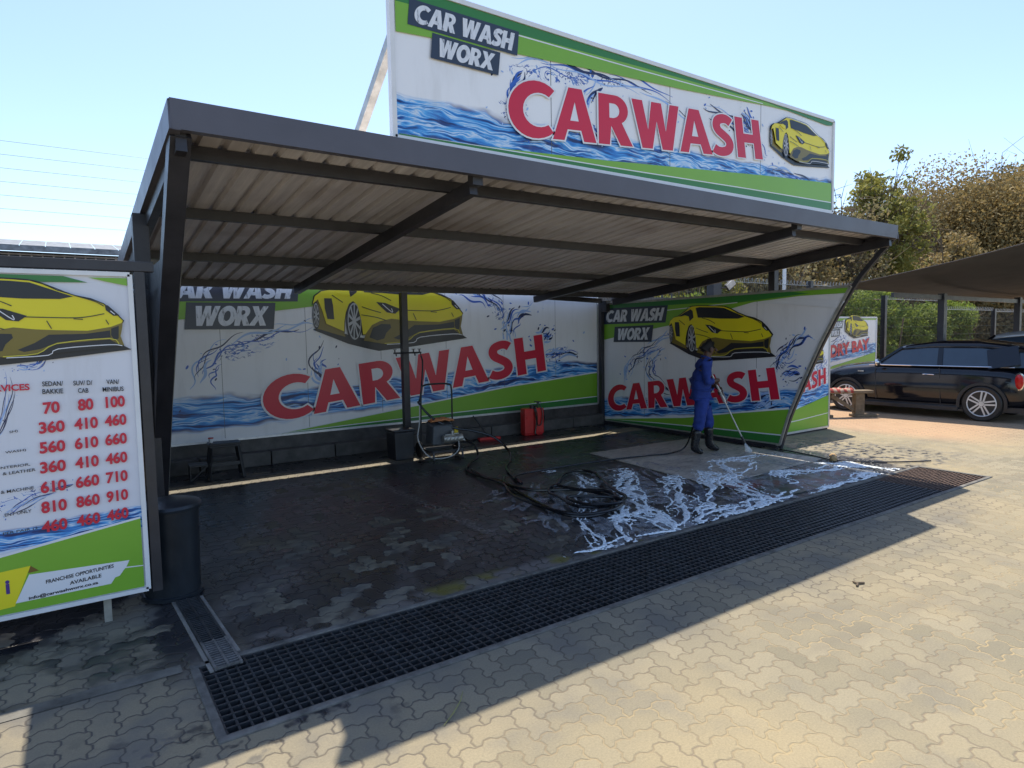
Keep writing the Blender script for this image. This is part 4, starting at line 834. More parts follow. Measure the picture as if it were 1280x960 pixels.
# ---------------------------------------------------------------- red sprayer, red brush
r_=thing('red_sprayer','red upright backpack sprayer with black hose and straps under the rear banner','sprayer',(7.03,9.55,0),R(-8))
m=MB()
for x0_,x1_ in((-.20,-.005),(.005,.20)):
    m.box((x0_,-.09,.03),(x1_,.09,.50))
m.box((-.19,-.07,.0),(.19,.08,.035)); m.build('tank',m_red,r_,bevel=.025)
m=MB(); m.tube([(-.02,-.04,.49),(-.02,-.04,.56)],.05,14); m.tube([(.10,-.02,.5),(.10,-.02,.62)],.014,8); m.bar((.04,-.02,.62),(.18,-.02,.60),.02,.02); m.build('cap_and_pump',m_black,r_)
m=MB(); m.tube(smooth_line([(.02,-.10,.56),(.0,-.115,.44),(.03,-.115,.25),(.0,-.11,.05),(.02,-.14,.02)],5),.013,8); m.tube(smooth_line([(.10,-.06,.60),(.15,-.11,.45),(.13,-.115,.22),(.05,-.115,.20),(.04,-.115,.40),(.0,-.10,.55)],5),.010,8); m.tube(smooth_line([(.17,0,.52),(.24,-.05,.4),(.22,-.03,.2),(.19,0,.15)],5),.008,6); m.build('hose',m_hose,r_,smooth=True)
b=thing('red_broom_head','red broom head lying by the kerb with its thin black handle against the wall','broom',(6.02,9.45,0),R(-10))
m=MB(); m.box((-.20,-.05,.03),(.20,.05,.075)); m.build('head',m_red,b,bevel=.012); m=MB(); m.box((-.19,-.045,.0),(.19,.045,.03)); m.build('bristles',M('dark_red_bristle',(.16,.01,.01),.8),b)
m=MB(); m.tube([(.0,.02,.07),(-.10,.50,.40)],.011,8); m.build('handle',m_black,b)
# ---------------------------------------------------------------- brush on the sunny side
b=thing('scrubbing_brush','tan double scrubbing brush lying on wet sunlit paving','brush',(8.84,4.86,0),R(30))
m=MB(); m.box((-.05,-.035,.03),(.05,.035,.06)); m.tube([(-.05,0,.045),(.05,0,.045)],.03,10); m.build('holder',m_black,b,bevel=.006)
for x in (-1,1): m=MB(); m.lathe([(.02,0),(.045,.01),(.05,.05),(.03,.075)],(x*.085,0,0),14,sx=1.2); m.build('bristle_pad',m_tan,b,smooth=True)
# ---------------------------------------------------------------- wooden stand by the car
s=thing('wooden_stand','worn wooden low bench standing in front of the black car','bench',(13.65,7.06,0),R(-35))
m=MB(); m.box((-.75,-.13,.50),(.33,.13,.56)); m.build('top_plank',m_wood,s,bevel=.008)
m=MB(); m.box((-.02,-.08,.05),(.17,.08,.50)); m.build('leg',m_wood,s,bevel=.01); m=MB(); m.box((-.68,-.08,.05),(-.55,.08,.50)); m.build('leg',m_wood,s,bevel=.01)
m=MB(); m.box((-.06,-.12,0),(.42,.12,.055)); m.build('foot',m_wood,s,bevel=.008); m=MB(); m.box((-.78,-.12,0),(-.50,.12,.055)); m.build('foot',m_wood,s,bevel=.008)
m=MB(); m.bar((-.5,0,.46),(.02,0,.12),.05,.07); m.build('brace',m_wood,s)
vs=[];m=MB()
for i in range(13):
    for j in range(7):
        a,b_=i/12-.5,j/6-.5; vs.append((a*.55,b_*.30,.60+.05*nz(a*7,b_*7,2)-.10*max(0,abs(b_)-.35)*4))
m.add(vs,[(i*7+j,(i+1)*7+j,(i+1)*7+j+1,i*7+j+1) for i in range(12) for j in range(6)])
t=NT('striped_cloth'); c=t.xyz(); st=t.step(t.M('SINE',t.M('MULTIPLY',c[0],45.0)),-.1,.1); mst=t.out(t.mix(st,(.30,.05,.04),(.34,.24,.18)),.9)
o=m.build('striped_cloth',mst,None,smooth=True); o.modifiers.new('so','SOLIDIFY').thickness=.015; o.location=(13.35,7.27,0); o.rotation_euler=(0,0,R(-35)); tag(o,'red and white striped cloth bundled on the wooden bench','cloth')
# small litter
m=MB(); m.tube(smooth_line([(0,0,.006),(.10,.06,.02),(.2,.15,.012),(.26,.21,.008)],4),[.0035]*12+[.002],6) if False else m.tube([(0,0,.006),(.08,.05,.016),(.16,.12,.016),(.22,.20,.008)],[.002,.0035,.003,.0015],6)
o=m.build('twig',M('dry_twig',(.22,.22,.08),.8)); o.location=(1.37,2.60,0); tag(o,'thin dry twig lying at the shadow edge near the camera','twig')
m=MB(); m.tube([(0,0,.008),(.05,.02,.012),(.10,.0,.008)],.008,6); m.tube([(.04,.02,.012),(.06,.06,.008)],.006,6)
o=m.build('dry_leaf',m_bark); o.location=(4.55,2.31,0); tag(o,'small dark dry leaf on the sunlit paving','leaf')
# ---------------------------------------------------------------- the man
def skin(name,V,E,Rd,mat,parent,sub=2,root=0,extra=None):
    me=bpy.data.meshes.new(name); me.from_pydata(V,E,[]); o=bpy.data.objects.new(name,me); COL.objects.link(o)
    sk=o.modifiers.new('s','SKIN'); sk.use_smooth_shade=True
    for i,rr in enumerate(Rd):
        q=me.skin_vertices[0].data[i]; q.radius=(rr if isinstance(rr,tuple) else (rr,rr)); q.use_root=(i==root)
    ss=o.modifiers.new('u','SUBSURF'); ss.levels=sub; ss.render_levels=sub
    dg=bpy.context.evaluated_depsgraph_get(); dg.update(); nm=bpy.data.meshes.new_from_object(o.evaluated_get(dg)); bpy.data.objects.remove(o)
    nm.materials.clear(); nm.materials.append(mat); nm.polygons.foreach_set('use_smooth',[True]*len(nm.polygons))
    if extra:
        bm=bmesh.new(); bm.from_mesh(nm); extra(bm); bm.to_mesh(nm); bm.free(); nm.polygons.foreach_set('use_smooth',[True]*len(nm.polygons))
    o=bpy.data.objects.new(name,nm); COL.objects.link(o); o.parent=parent; return o
# local frame: +x where he faces, +y his left, z up
man=thing('person','man in blue overalls and black gumboots hosing the carpet with a long lance','person',(7.84,6.36,0),R(-34))
hipR=(-.02,-.095,.88);hipL=(.03,.095,.88)
kR=(-.06,-.115,.48);aR=(-.14,-.12,.10);kL=(.14,.10,.49);aL=(.17,.12,.10)
shR=(.03,-.185,1.345);shL=(.06,.175,1.345)
elR=(.0,-.265,1.10);haR=(.235,-.13,1.13)
elL=(.12,.25,1.09);haL=(.33,.02,.965)
V=[(0,0,.93),(.0,0,1.10),(.02,0,1.27),(.05,0,1.40),(.085,0,1.475),(.105,0,1.53),(.125,0,1.585),(.115,0,1.66), #0-7
 hipR,kR,aR,(-.02,-.13,.035), hipL,kL,aL,(.30,.135,.035), #8-15
 shR,elR,haR, shL,elL,haL, (.155,0,1.525)] #16-22
Ed=[(0,1),(1,2),(2,3),(3,4),(4,5),(5,6),(6,7),(0,8),(8,9),(9,10),(10,11),(0,12),(12,13),(13,14),(14,15),(3,16),(16,17),(17,18),(3,19),(19,20),(20,21),(5,22)]
Rd=[(.10,.12),(.095,.115),(.095,.11),(.07,.08),.048,.068,.084,.066,.085,.06,.045,.04,.085,.06,.045,.04,.045,.042,.030,.045,.042,.030,.045]
hd_c=Vector((.125,0,1.60))
def face(bm):
    def ball(c,rx,ry,rz,s=8):
        g=bmesh.ops.create_uvsphere(bm,u_segments=s,v_segments=s,radius=1)
        for v in g['verts']: v.co=Vector((v.co.x*rx+c[0],v.co.y*ry+c[1],v.co.z*rz+c[2]))
    ball((.225,0,1.565),.020,.014,.024); ball((.205,0,1.522),.018,.026,.010)       # nose, lips
    for s_ in(-1,1): ball((.125,s_*.083,1.572),.022,.012,.034); ball((.203,s_*.032,1.588),.012,.014,.008)  # ears, eyes
    # hands: palm + four fingers + thumb wrapped on the lance
def hand(wrist,axis,side):
    """palm and five bent fingers closing round the lance axis"""
    w_=Vector(wrist); ax=Vector(axis).normalized(); V=[];E=[];Rr=[]
    return w_
man_body=skin('body',V,Ed,Rd,m_skin,man,2,0,face)
LA=Vector((.14,-.07,1.20)); LB=Vector((.66,-.005,.165)); ax=(LB-LA).normalized()
def hand_chain(wr,at_,side,name):
    """fingers curled round the lance; side=+1 when the knuckles face his right"""
    wr=Vector(wr); c=LA+ax*at_; out_=(ax.cross(Vector((0,1,0)))).normalized(); lat=Vector((0,-1,0))*side; lat=(lat-ax*lat.dot(ax)).normalized(); fr_=ax.cross(lat).normalized()
    if fr_.x<0: fr_=-fr_
    V=[tuple(wr),tuple(wr.lerp(c+lat*.03-fr_*.02,.7)),tuple(c+lat*.030-fr_*.012)];E=[(0,1),(1,2)];Rr=[.026,.030,.030]
    for i in range(4):
        s0=-.033+.022*i; L=(.95,1.0,.97,.85)[i]; b=c+ax*s0; k=len(V)
        for a in (0,55,110,165): 
            th=R(a)*L; V.append(tuple(b+lat*.030*math.cos(th)+fr_*.030*math.sin(th)))
        E.append((2,k)); E+= [(k,k+1),(k+1,k+2),(k+2,k+3)]; Rr+=[.0105,.010,.009,.008]
    k=len(V); b=c-ax*.045
    V+= [tuple(b+lat*.02-fr_*.022),tuple(b-lat*.012-fr_*.026+ax*.01),tuple(b-lat*.03-fr_*.006+ax*.02)]; E+=[(1,k),(k,k+1),(k+1,k+2)]; Rr+=[.013,.011,.009]
    return skin(name,V,E,Rr,m_skin,man_body,1,0)
hand_chain(haR,.13,1,'hand'); hand_chain(haL,.33,-1,'hand')
# overalls: jacket with sleeves, trousers
fold=lambda a:(lambda bm:[setattr(v,'co',v.co+v.normal*(a*fbm(v.co.x*11,v.co.y*11,v.co.z*16))) for v in bm.verts] and None)
V=[(0,0,.86),(0,0,.98),(.0,0,1.12),(.02,0,1.28),(.045,0,1.39),(.06,0,1.435),shR,(.015,-.235,1.22),elR,(.13,-.20,1.12),shL,(.09,.23,1.22),elL,(.23,.14,1.02)]
Ed=[(0,1),(1,2),(2,3),(3,4),(4,5),(4,6),(6,7),(7,8),(8,9),(4,10),(10,11),(11,12),(12,13)]
Rd=[(.145,.17),(.142,.165),(.138,.158),(.135,.155),(.10,.115),.072,.080,.074,.066,.056,.080,.074,.066,.056]
skin('jacket',V,Ed,Rd,m_blue,man,3,1,fold(.012))
V=[(0,0,.90),(0,0,.80),hipR,(-.03,-.11,.70),kR,(-.085,-.118,.36),hipL,(.08,.10,.70),kL,(.155,.105,.36)]
V[2]=(-.01,-.09,.84);V[6]=(.02,.09,.84)
skin('trousers',V,[(0,1),(0,2),(2,3),(3,4),(4,5),(0,6),(6,7),(7,8),(8,9)],[(.14,.16),.10,.12,.108,.092,.085,.12,.108,.092,.085],m_blue,man,3,0,fold(.012))
for kk,an,toe in (((-.085,-.118,.40),(-.135,-.12,.10),(.01,-.13,.045)),((.15,.105,.41),(.17,.12,.10),(.33,.135,.045))):
    mid_=tuple((a+b)/2 for a,b in zip(kk,an)); heel=(an[0]-.02,an[1],.05)
    ball=((an[0]+toe[0])/2,an[1],.05)
    skin('gumboot',[kk,mid_,an,heel,ball,toe],[(0,1),(1,2),(2,3),(2,4),(4,5)],[.082,.070,.060,.052,.052,.042],m_boot,man,2,2)
def hairfn(bm): pass
skin('hair',[(.085,0,1.632),(.135,0,1.655),(.06,0,1.585),(.045,0,1.545)],[(0,1),(0,2),(2,3)],[(.074,.080),(.062,.072),(.066,.076),.045],m_hair,man,2,0,fold(.012))
m=MB(); m.tube([(.02+.165*math.cos(a)*.98,.185*math.sin(a)*.98,.985+.01*math.cos(a*2)) for a in [2*PI*k/24 for k in range(25)]],.012,6,False); m.build('belt',m_blue,man,smooth=True)
m=MB(); m.tube([(.075+.062*math.cos(a),.07*math.sin(a),1.455-.02*math.cos(a)) for a in [2*PI*k/20 for k in range(21)]],.018,6,False); m.build('collar',m_blue,man,smooth=True)
lance=thing('pressure_lance','long grey pressure lance held by the man pointing down at the carpet','lance',man.location,R(-34))
m=MB(); m.tube([LA,LA+ax*.30],.016,8); m.tube([LA+ax*.26,LA+ax*.46],.024,8); m.build('grip',m_galv,lance,smooth=True)
m=MB(); m.tube([LA+ax*.44,LB],.0115,8); m.build('tube',m_galv,lance,smooth=True)
m=MB(); m.tube([LB-ax*.10,LB+ax*.02],.020,8); m.build('nozzle',m_black,lance,smooth=True)
m=MB(); m.tube([LA+ax*.02,LA+ax*.02+Vector((-.02,0,-.09))],.012,8); m.build('trigger',m_black,lance)
m=MB(); e=LB+ax*.17; e.z=.012; m.tube([LB+ax*.02,e],[.010,.055],14,False); o=m.build('water_jet',m_jet,None,smooth=True); o.location=man.location; o.rotation_euler=(0,0,R(-34)); o['kind']='stuff'; o['label']='white fan of spray leaving the tip of the lance'; o['category']='water spray'
# ---------------------------------------------------------------- cars (local: +y forward, z up, origin between the wheels)
def car(name,label,loc,rz,paint,full=True):
    c=thing(name,label,'car',loc,rz,'cars parked under the shade canopy')
    WB=1.315; HW=.86
    # lower body: rings along y. (y, half width, bottom z, belt z, top z at centre)
    st=[(-2.06,.60,.34,.62,.70),(-2.03,.74,.28,.80,.92),(-1.93,.82,.24,.95,1.05),(-1.6,.86,.22,1.04,1.10),(-1.0,.865,.20,1.06,1.12),(-.3,.865,.19,1.07,1.13),(.4,.865,.19,1.07,1.13),(.85,.86,.20,1.05,1.13),(1.25,.86,.21,1.01,1.09),(1.65,.84,.23,.94,1.03),(1.92,.79,.25,.82,.92),(2.08,.68,.28,.68,.76),(2.14,.50,.34,.56,.62)]
    vs=[];K=12
    for y,hw,zb,zl,zt in st:
        h=[(0,zb),(hw*.75,zb),(hw*.97,zb+.07),(hw*1.0,zb+(zl-zb)*.45),(hw*.985,zb+(zl-zb)*.80),(hw*.93,zl),(hw*.55,zt-.015),(0,zt)]
        ring=h+[(-a,b) for a,b in h[-2:0:-1]]; K=len(ring); vs+=[(a,y,b) for a,b in ring]
    n=len(st); fs=[]
    for i in range(n-1):
        for k in range(K): fs.append((i*K+k,i*K+(k+1)%K,(i+1)*K+(k+1)%K,(i+1)*K+k))
    fs.append(tuple(range(K-1,-1,-1))); fs.append(tuple((n-1)*K+k for k in range(K)))
    m=MB(); m.add(vs,fs); o=m.build('body_raw',paint,None,smooth=False)
    ss=o.modifiers.new('u','SUBSURF'); ss.levels=2; ss.render_levels=2
    cut=MB()
    for y in(-WB,WB): cut.lathe([(.365,-1.2),(.365,1.2)],(0,y,.335),40,'X')
    q=cut.build('cut',m_black); bo=o.modifiers.new('b','BOOLEAN'); bo.operation='DIFFERENCE'; bo.object=q; bo.solver='EXACT'
    dg=bpy.context.evaluated_depsgraph_get(); dg.update(); nm=bpy.data.meshes.new_from_object(o.evaluated_get(dg)); bpy.data.objects.remove(o); bpy.data.objects.remove(q)
    nm.materials.clear(); nm.materials.append(paint); nm.polygons.foreach_set('use_smooth',[True]*len(nm.polygons)); nm.polygons.foreach_set('material_index',[0]*len(nm.polygons))
    body=bpy.data.objects.new('body',nm); COL.objects.link(body); body.parent=c; body.modifiers.new('e','EDGE_SPLIT').split_angle=R(40)
    # greenhouse
    base=[(-1.93,.66),(-1.80,.755),(-1.3,.80),(-.3,.81),(.45,.80),(.74,.765),(.92,.55),(.98,0)]
    top =[(-1.86,.50),(-1.76,.60),(-1.2,.66),(-.4,.67),(.08,.655),(.24,.62),(.34,.42),(.38,0)]
    def ringp(L,z):
        zz=lambda y:z+((.06-.10*((y+.75)/1.1)**2) if z>1.2 else 0)
        P=[(x,y,zz(y)) for y,x in L]; Q=[(-x,y,zz(y)) for y,x in L[-2::-1]]; return P+Q
    a=ringp(base,1.055); b=ringp(top,1.43); K=len(a); m=MB()
    m.add(a+b,[(k,(k+1)%K,K+(k+1)%K,K+k) for k in range(K)]); gh=m.build('window_glass',m_glass,c,smooth=True)
    # roof
    vs=[]; sc=[(1.045,1.392),(1.05,1.43),(1.01,1.475),(.9,1.512),(.6,1.533),(.0,1.54)]
    cy=-.75
    for s_,z in sc: vs+=[(x*s_,cy+(y-cy)*s_,z+z0_-1.43) for x,y,z0_ in b] if s_>.01 else [(0,cy,z+.06) for x,y,z0_ in b]
    m=MB(); m.add(vs,[(i*K+k,i*K+(k+1)%K,(i+1)*K+(k+1)%K,(i+1)*K+k) for i in range(len(sc)-1) for k in range(K)]); m.add([vs[k] for k in range(K)],[tuple(range(K))]); m.build('roof',paint,c,smooth=True)
    # pillars
    for s_ in(-1,1):
        for p_,q_,a_,b_ in (((s_*.785,.72,1.06),(s_*.635,.23,1.44),.035,.05),((s_*.812,-.55,1.06),(s_*.670,-.52,1.44),.03,.09),((s_*.772,-1.64,1.06),(s_*.632,-1.56,1.42),.07,.50)):
            m=MB(); m.bar(p_,q_,a_,b_,up=(0,1,0)); m.build('pillar',m_carblk,c)
    m=MB(); m.bar((0,-1.80,1.44),(0,-1.97,1.43),1.02,.03); m.build('roof_spoiler',m_black,c,bevel=.01)
    # beltline trim
    m=MB()
    for s_ in(-1,1):
        P=[(s_*x*1.012,y,1.062) for y,x in base[1:6]]; P.append((s_*.80,.85,1.055))
        m.tube(P,.013,6)
    m.build('beltline_trim',m_chrome,c)
    for s_ in(-1,1):
        m=MB(); m.bar((s_*.861,-.60,.30),(s_*.845,-.56,1.03),.006,.008,up=(0,1,0)); m.bar((s_*.864,.66,.32),(s_*.842,.70,1.03),.006,.008,up=(0,1,0)); m.build('door_seam',m_black,c)
        m=MB(); m.tube([(s_*.865,-.47,.885),(s_*.89,-.43,.89),(s_*.89,-.30,.89),(s_*.865,-.26,.885)],.012,8); m.build('door_handle',m_chrome,c,smooth=True)
        m=MB(); m.lathe([(.02,-.09),(.075,-.05),(.085,0),(.075,.05),(.02,.09)],(s_*.95,.60,1.12),14,'X',.7,.9); m.build('mirror',m_chrome,c,smooth=True)
        m=MB(); m.bar((s_*.875,-.92,.22),(s_*.875,.92,.22),.03,.09); m.build('side_sill',m_black,c,bevel=.01)
        for y in(-WB,WB):
            m=MB(); P=[(s_*.868,y+.40*math.cos(R(a)),.335+.40*math.sin(R(a))) for a in range(-12,193,8)]
            for p_,q_ in zip(P,P[1:]): m.bar(p_,q_,.028,.055,up=(0,(p_[1]+q_[1])/2-y,(p_[2]+q_[2])/2-.335))
            m.build('arch_cladding',m_black,c)
            w=thing('w','','',(s_*.78,y,.325)); del w['label'],w['category']; w.parent=c; w.name='wheel'; w.scale=(1,1.07,1.07); w.location.z=.348
            m=MB(); m.lathe([(.235,-.09),(.30,-.098),(.322,-.08),(.328,0),(.322,.08),(.30,.098),(.235,.09)],(0,0,0),40,'X'); m.build('tyre',m_rubber,w,smooth=True)
            m=MB(); m.lathe([(.24,-.05),(.24,.05)],(0,0,0),32,'X')
            m.build('wheel_barrel',m_black,w,smooth=True)
            m=MB(); xo=s_*.085
            P=[(xo,.228*math.cos(2*PI*k/36),.228*math.sin(2*PI*k/36)) for k in range(37)]; m.tube(P,.012,8,False)
            for k in range(5):
                for da in(-.16,.16):
                    an=2*PI*k/5+.5+da; an2=2*PI*k/5+.5+da*.9
                    m.bar((xo,.05*math.cos(an2+da*2),.05*math.sin(an2+da*2)),(xo*.97,.225*math.cos(an),.225*math.sin(an)),.028,.022,up=(1,0,0))
            m.lathe([(.045,-.012),(.045,.012)],(xo,0,0),16,'X'); m.build('rim',m_alu,w,smooth=True)
        # lamps
        m=MB(); m.lathe([(.06,0),(.15,.0),(.155,.012),(.15,.022),(.11,.026)],(0,0,0),24,'X',.72,1.12); tl=m.build('tail_lamp',m_chrome,c,smooth=True); tl.location=(s_*.80,-1.90,.80); tl.rotation_euler=(0,0,R(s_*24)); tl.scale=(s_,1,1.0)
        m=MB(); m.lathe([(.02,.02),(.132,.02),(.10,.04),(.05,.048),(.0,.05)],(0,0,0),24,'X',.72,1.12); q=m.build('red_lens',m_tail,tl,smooth=True)
        m=MB(); m.lathe([(.0,.0),(.10,.0),(.09,.04),(.0,.06)],(0,0,0),24,'Y'); hl=m.build('headlight',m_lampglass,c,smooth=True); hl.location=(s_*.60,2.02,.72)
        m=MB(); m.box((s_*.8635-.004,.93,.90),(s_*.8635+.004,1.06,.93)); m.build('side_badge',m_chrome,c)
    m=MB(); m.bar((-.72,-2.03,.42),(.72,-2.03,.42),.10,.20); m.build('rear_bumper',m_black,c,bevel=.03)
    m=MB(); m.box((-.8,-2.0,.2),(.8,2.05,.3)); m.build('underbody',m_black,c)
    m=MB(); 
    for x in(-.38,.38): m.box((x-.24,-.35,.8),(x+.24,-.22,1.22)); m.box((x-.13,-.33,1.22),(x+.13,-.24,1.36))
    m.build('seat',m_seat,c,bevel=.03)
    return c
car('hatchback_car','shiny black three-door hatchback with chrome beltline and double-spoke wheels',(15.46,6.44,0),R(1),m_carblk)
car('parked_car','silver car roof just showing behind the black hatchback',(18.95,5.9,0),R(2),m_carsil).scale=(1.12,1.12,1.13)
# ---------------------------------------------------------------- shade canopy
cn=thing('shade_canopy','dark grey shade net canopy stretched over the parked cars','canopy',(14.5,6.9,0))
NX,NY=14,12; vs=[]
def cz(u_,v_): # u along x 0..1, v towards -y 0..1
    x=0+u_*9.5; y=.55-v_*6.2+ (.55*(1-u_)*(1-v_)); 
    z=2.60+ (1.55*v_)*(1-.15*u_)+.20*(1-u_)*(1-v_) - .55*math.sin(PI*v_)*math.sin(PI*min(1,u_*1.0))*.5 - .10*math.sin(PI*v_)
    x+= .35*math.sin(PI*v_)*(1-u_)*1.0
    return (x,y,z)
for i in range(NX+1):
    for j in range(NY+1): vs.append(cz(i/NX,j/NY))
m=MB(); m.add(vs,[(i*(NY+1)+j,(i+1)*(NY+1)+j,(i+1)*(NY+1)+j+1,i*(NY+1)+j+1) for i in range(NX) for j in range(NY)]); o=m.build('net',m_net,cn,smooth=True); o.modifiers.new('so','SOLIDIFY').thickness=.006
m=MB(); m.tube([cz(0,j/NY) for j in range(NY+1)],.012,6); m.tube([cz(i/NX,0) for i in range(NX+1)],.012,6); m.build('edge_cable',m_steel,cn,smooth=True)
for x in (2.5,7.2):
    m=MB(); m.box((x-.07,-.17,0),(x+.07,-.03,2.64)); m.build('post',m_steel,cn)
m=MB(); m.bar((0.1,-.1,2.56),(9.4,-.1,2.52),.06,.10); m.build('beam',m_steel,cn)
# ---------------------------------------------------------------- security fence
fz=thing('security_fence','dark mesh security fence with spiked topping behind the wash bay and car park','fence',(9.4,10.45,0))
m_wire=M('fence_wire',(.06,.065,.06),.5,.3,.2,9); m_spk=M('spike_strip',(.40,.40,.40),.45,.5,.2,9)
spans=[(0.0,4.1,3.0),(4.1,8.2,3.1),(8.2,12.5,3.12),(12.5,16.9,2.80),(16.9,21.4,2.50),(21.4,26,2.45),(26,31,2.40)]
for a,b,h in spans:
    m=MB(); m.box((a-.07,-.07,0),(a+.07,.07,h+.12)); m.build('post',m_steel,fz)
    m=MB(); x=a+.12
    while x<b-.08: m.box((x-.003,-.003,.05),(x+.003,.003,h)); x+=.085
    z=.1
    while z<h: m.box((a+.07,-.007,z-.003),(b-.07,-.003,z+.003)); z+=.30
    m.build('mesh_panel',m_wire,fz)
    m=MB(); m.box((a+.07,-.006,h),(b-.07,.006,h+.012)); x=a+.12
    while x<b-.1: m.bar((x,0,h+.01),(x+.03,0,h+.13),.008,.005); m.bar((x+.07,0,h+.01),(x+.10,-.04,h+.12),.008,.005); x+=.16
    m.build('spike_strip',m_spk,fz)
# boundary wall piece left of the fence, floodlight, poles
m=MB(); m.box((0,0,0),(3.2,.22,2.75)); 
for i in range(9): m.bar((.15+i*.36,.1,2.75),(.15+i*.36,.1,2.9),.04,.04)
o=m.build('boundary_wall',m_brick); o.location=(10.2,11.6,0); tag(o,'dark grey boundary wall beyond the rear corner of the bay','wall')
fl=thing('floodlight','floodlight on a short dark post above the right side banner','floodlight',(13.06,10.2,0))
m=MB(); m.box((-.13,-.08,0),(.13,.12,3.02)); m.build('post',m_steel,fl)
m=MB(); m.bar((.34,-.1,2.90),(.50,-.18,3.05),.06,.18,up=(-.5,0,1)); m.build('lamp_housing',m_steel,fl)
m=MB(); m.bar((.33,-.135,2.91),(.48,-.215,3.06),.02,.15,up=(-.5,0,1)); m.build('lamp_glass',m_lampglass,fl); m=MB(); m.tube([(.1,0,2.9),(.42,-.15,2.92)],.02,6); m.build('bracket',m_steel,fl)
m=MB(); m.tube([(0,0,0),(0,0,3.80)],.05,10); o=m.build('pole',m_white); o.location=(16.9,10.8,0); tag(o,'thin white pole behind the right side banner','pole')
m=MB(); m.tube([(0,0,0),(.55,0,2.2)],.03,8); o=m.build('leaning_pole',m_wood); o.location=(23.9,11.0,0); tag(o,'pale pole leaning against the mesh fence behind the car','pole')
# ---------------------------------------------------------------- building at the back left
bd=thing('building','long low building with grey tiled eave and barred windows behind the price board','building',(-16,14,0))
m=MB(); m.box((0,.5,0),(19.0,6,3.48)); m.build('wall',m_brick,bd)
m=MB()
for i in range(54):
    x=i*.36; m.add([(x,-.15,3.52),(x+.35,-.15,3.52),(x+.35,1.4,3.80),(x,1.4,3.80),(x,-.15,3.46),(x+.35,-.15,3.46)],[(0,1,2,3),(4,5,1,0)])
m.build('roof',m_tile,bd)
m=MB(); m.box((0,-.2,3.42),(19.2,-.12,3.50)); m.build('gutter',m_tile,bd)
wi=MB(); wi.box((0,.42,2.8),(19.0,.5,3.44)); ww=wi.build('window',m_glass,bd); m=MB(); x=.1
while x<19: m.box((x-.012,.36,2.8),(x+.012,.40,3.44)); x+=.16
for z in (2.85,3.0,3.15,3.3,3.42): m.box((0,.355,z-.012),(19,.405,z+.012))
m.build('bars',m_spk,ww)
ef=thing('electric_fence','electric fence with seven thin wires on the roof of the building at the left','electric fence',(-16,15.2,3.7))
for k in range(7):
    m=MB(); m.tube([(0,0,.38+k*.245),(19,0,.38+k*.245)],.0032,4); m.build('wire',m_steel,ef)
for x in (14.95,):
    m=MB(); m.tube([(x,0,.50),(x,0,.68)],.035,8); m.tube([(x,0,0),(x,0,.5)],.006,6); m.build('insulator',m_black,ef)
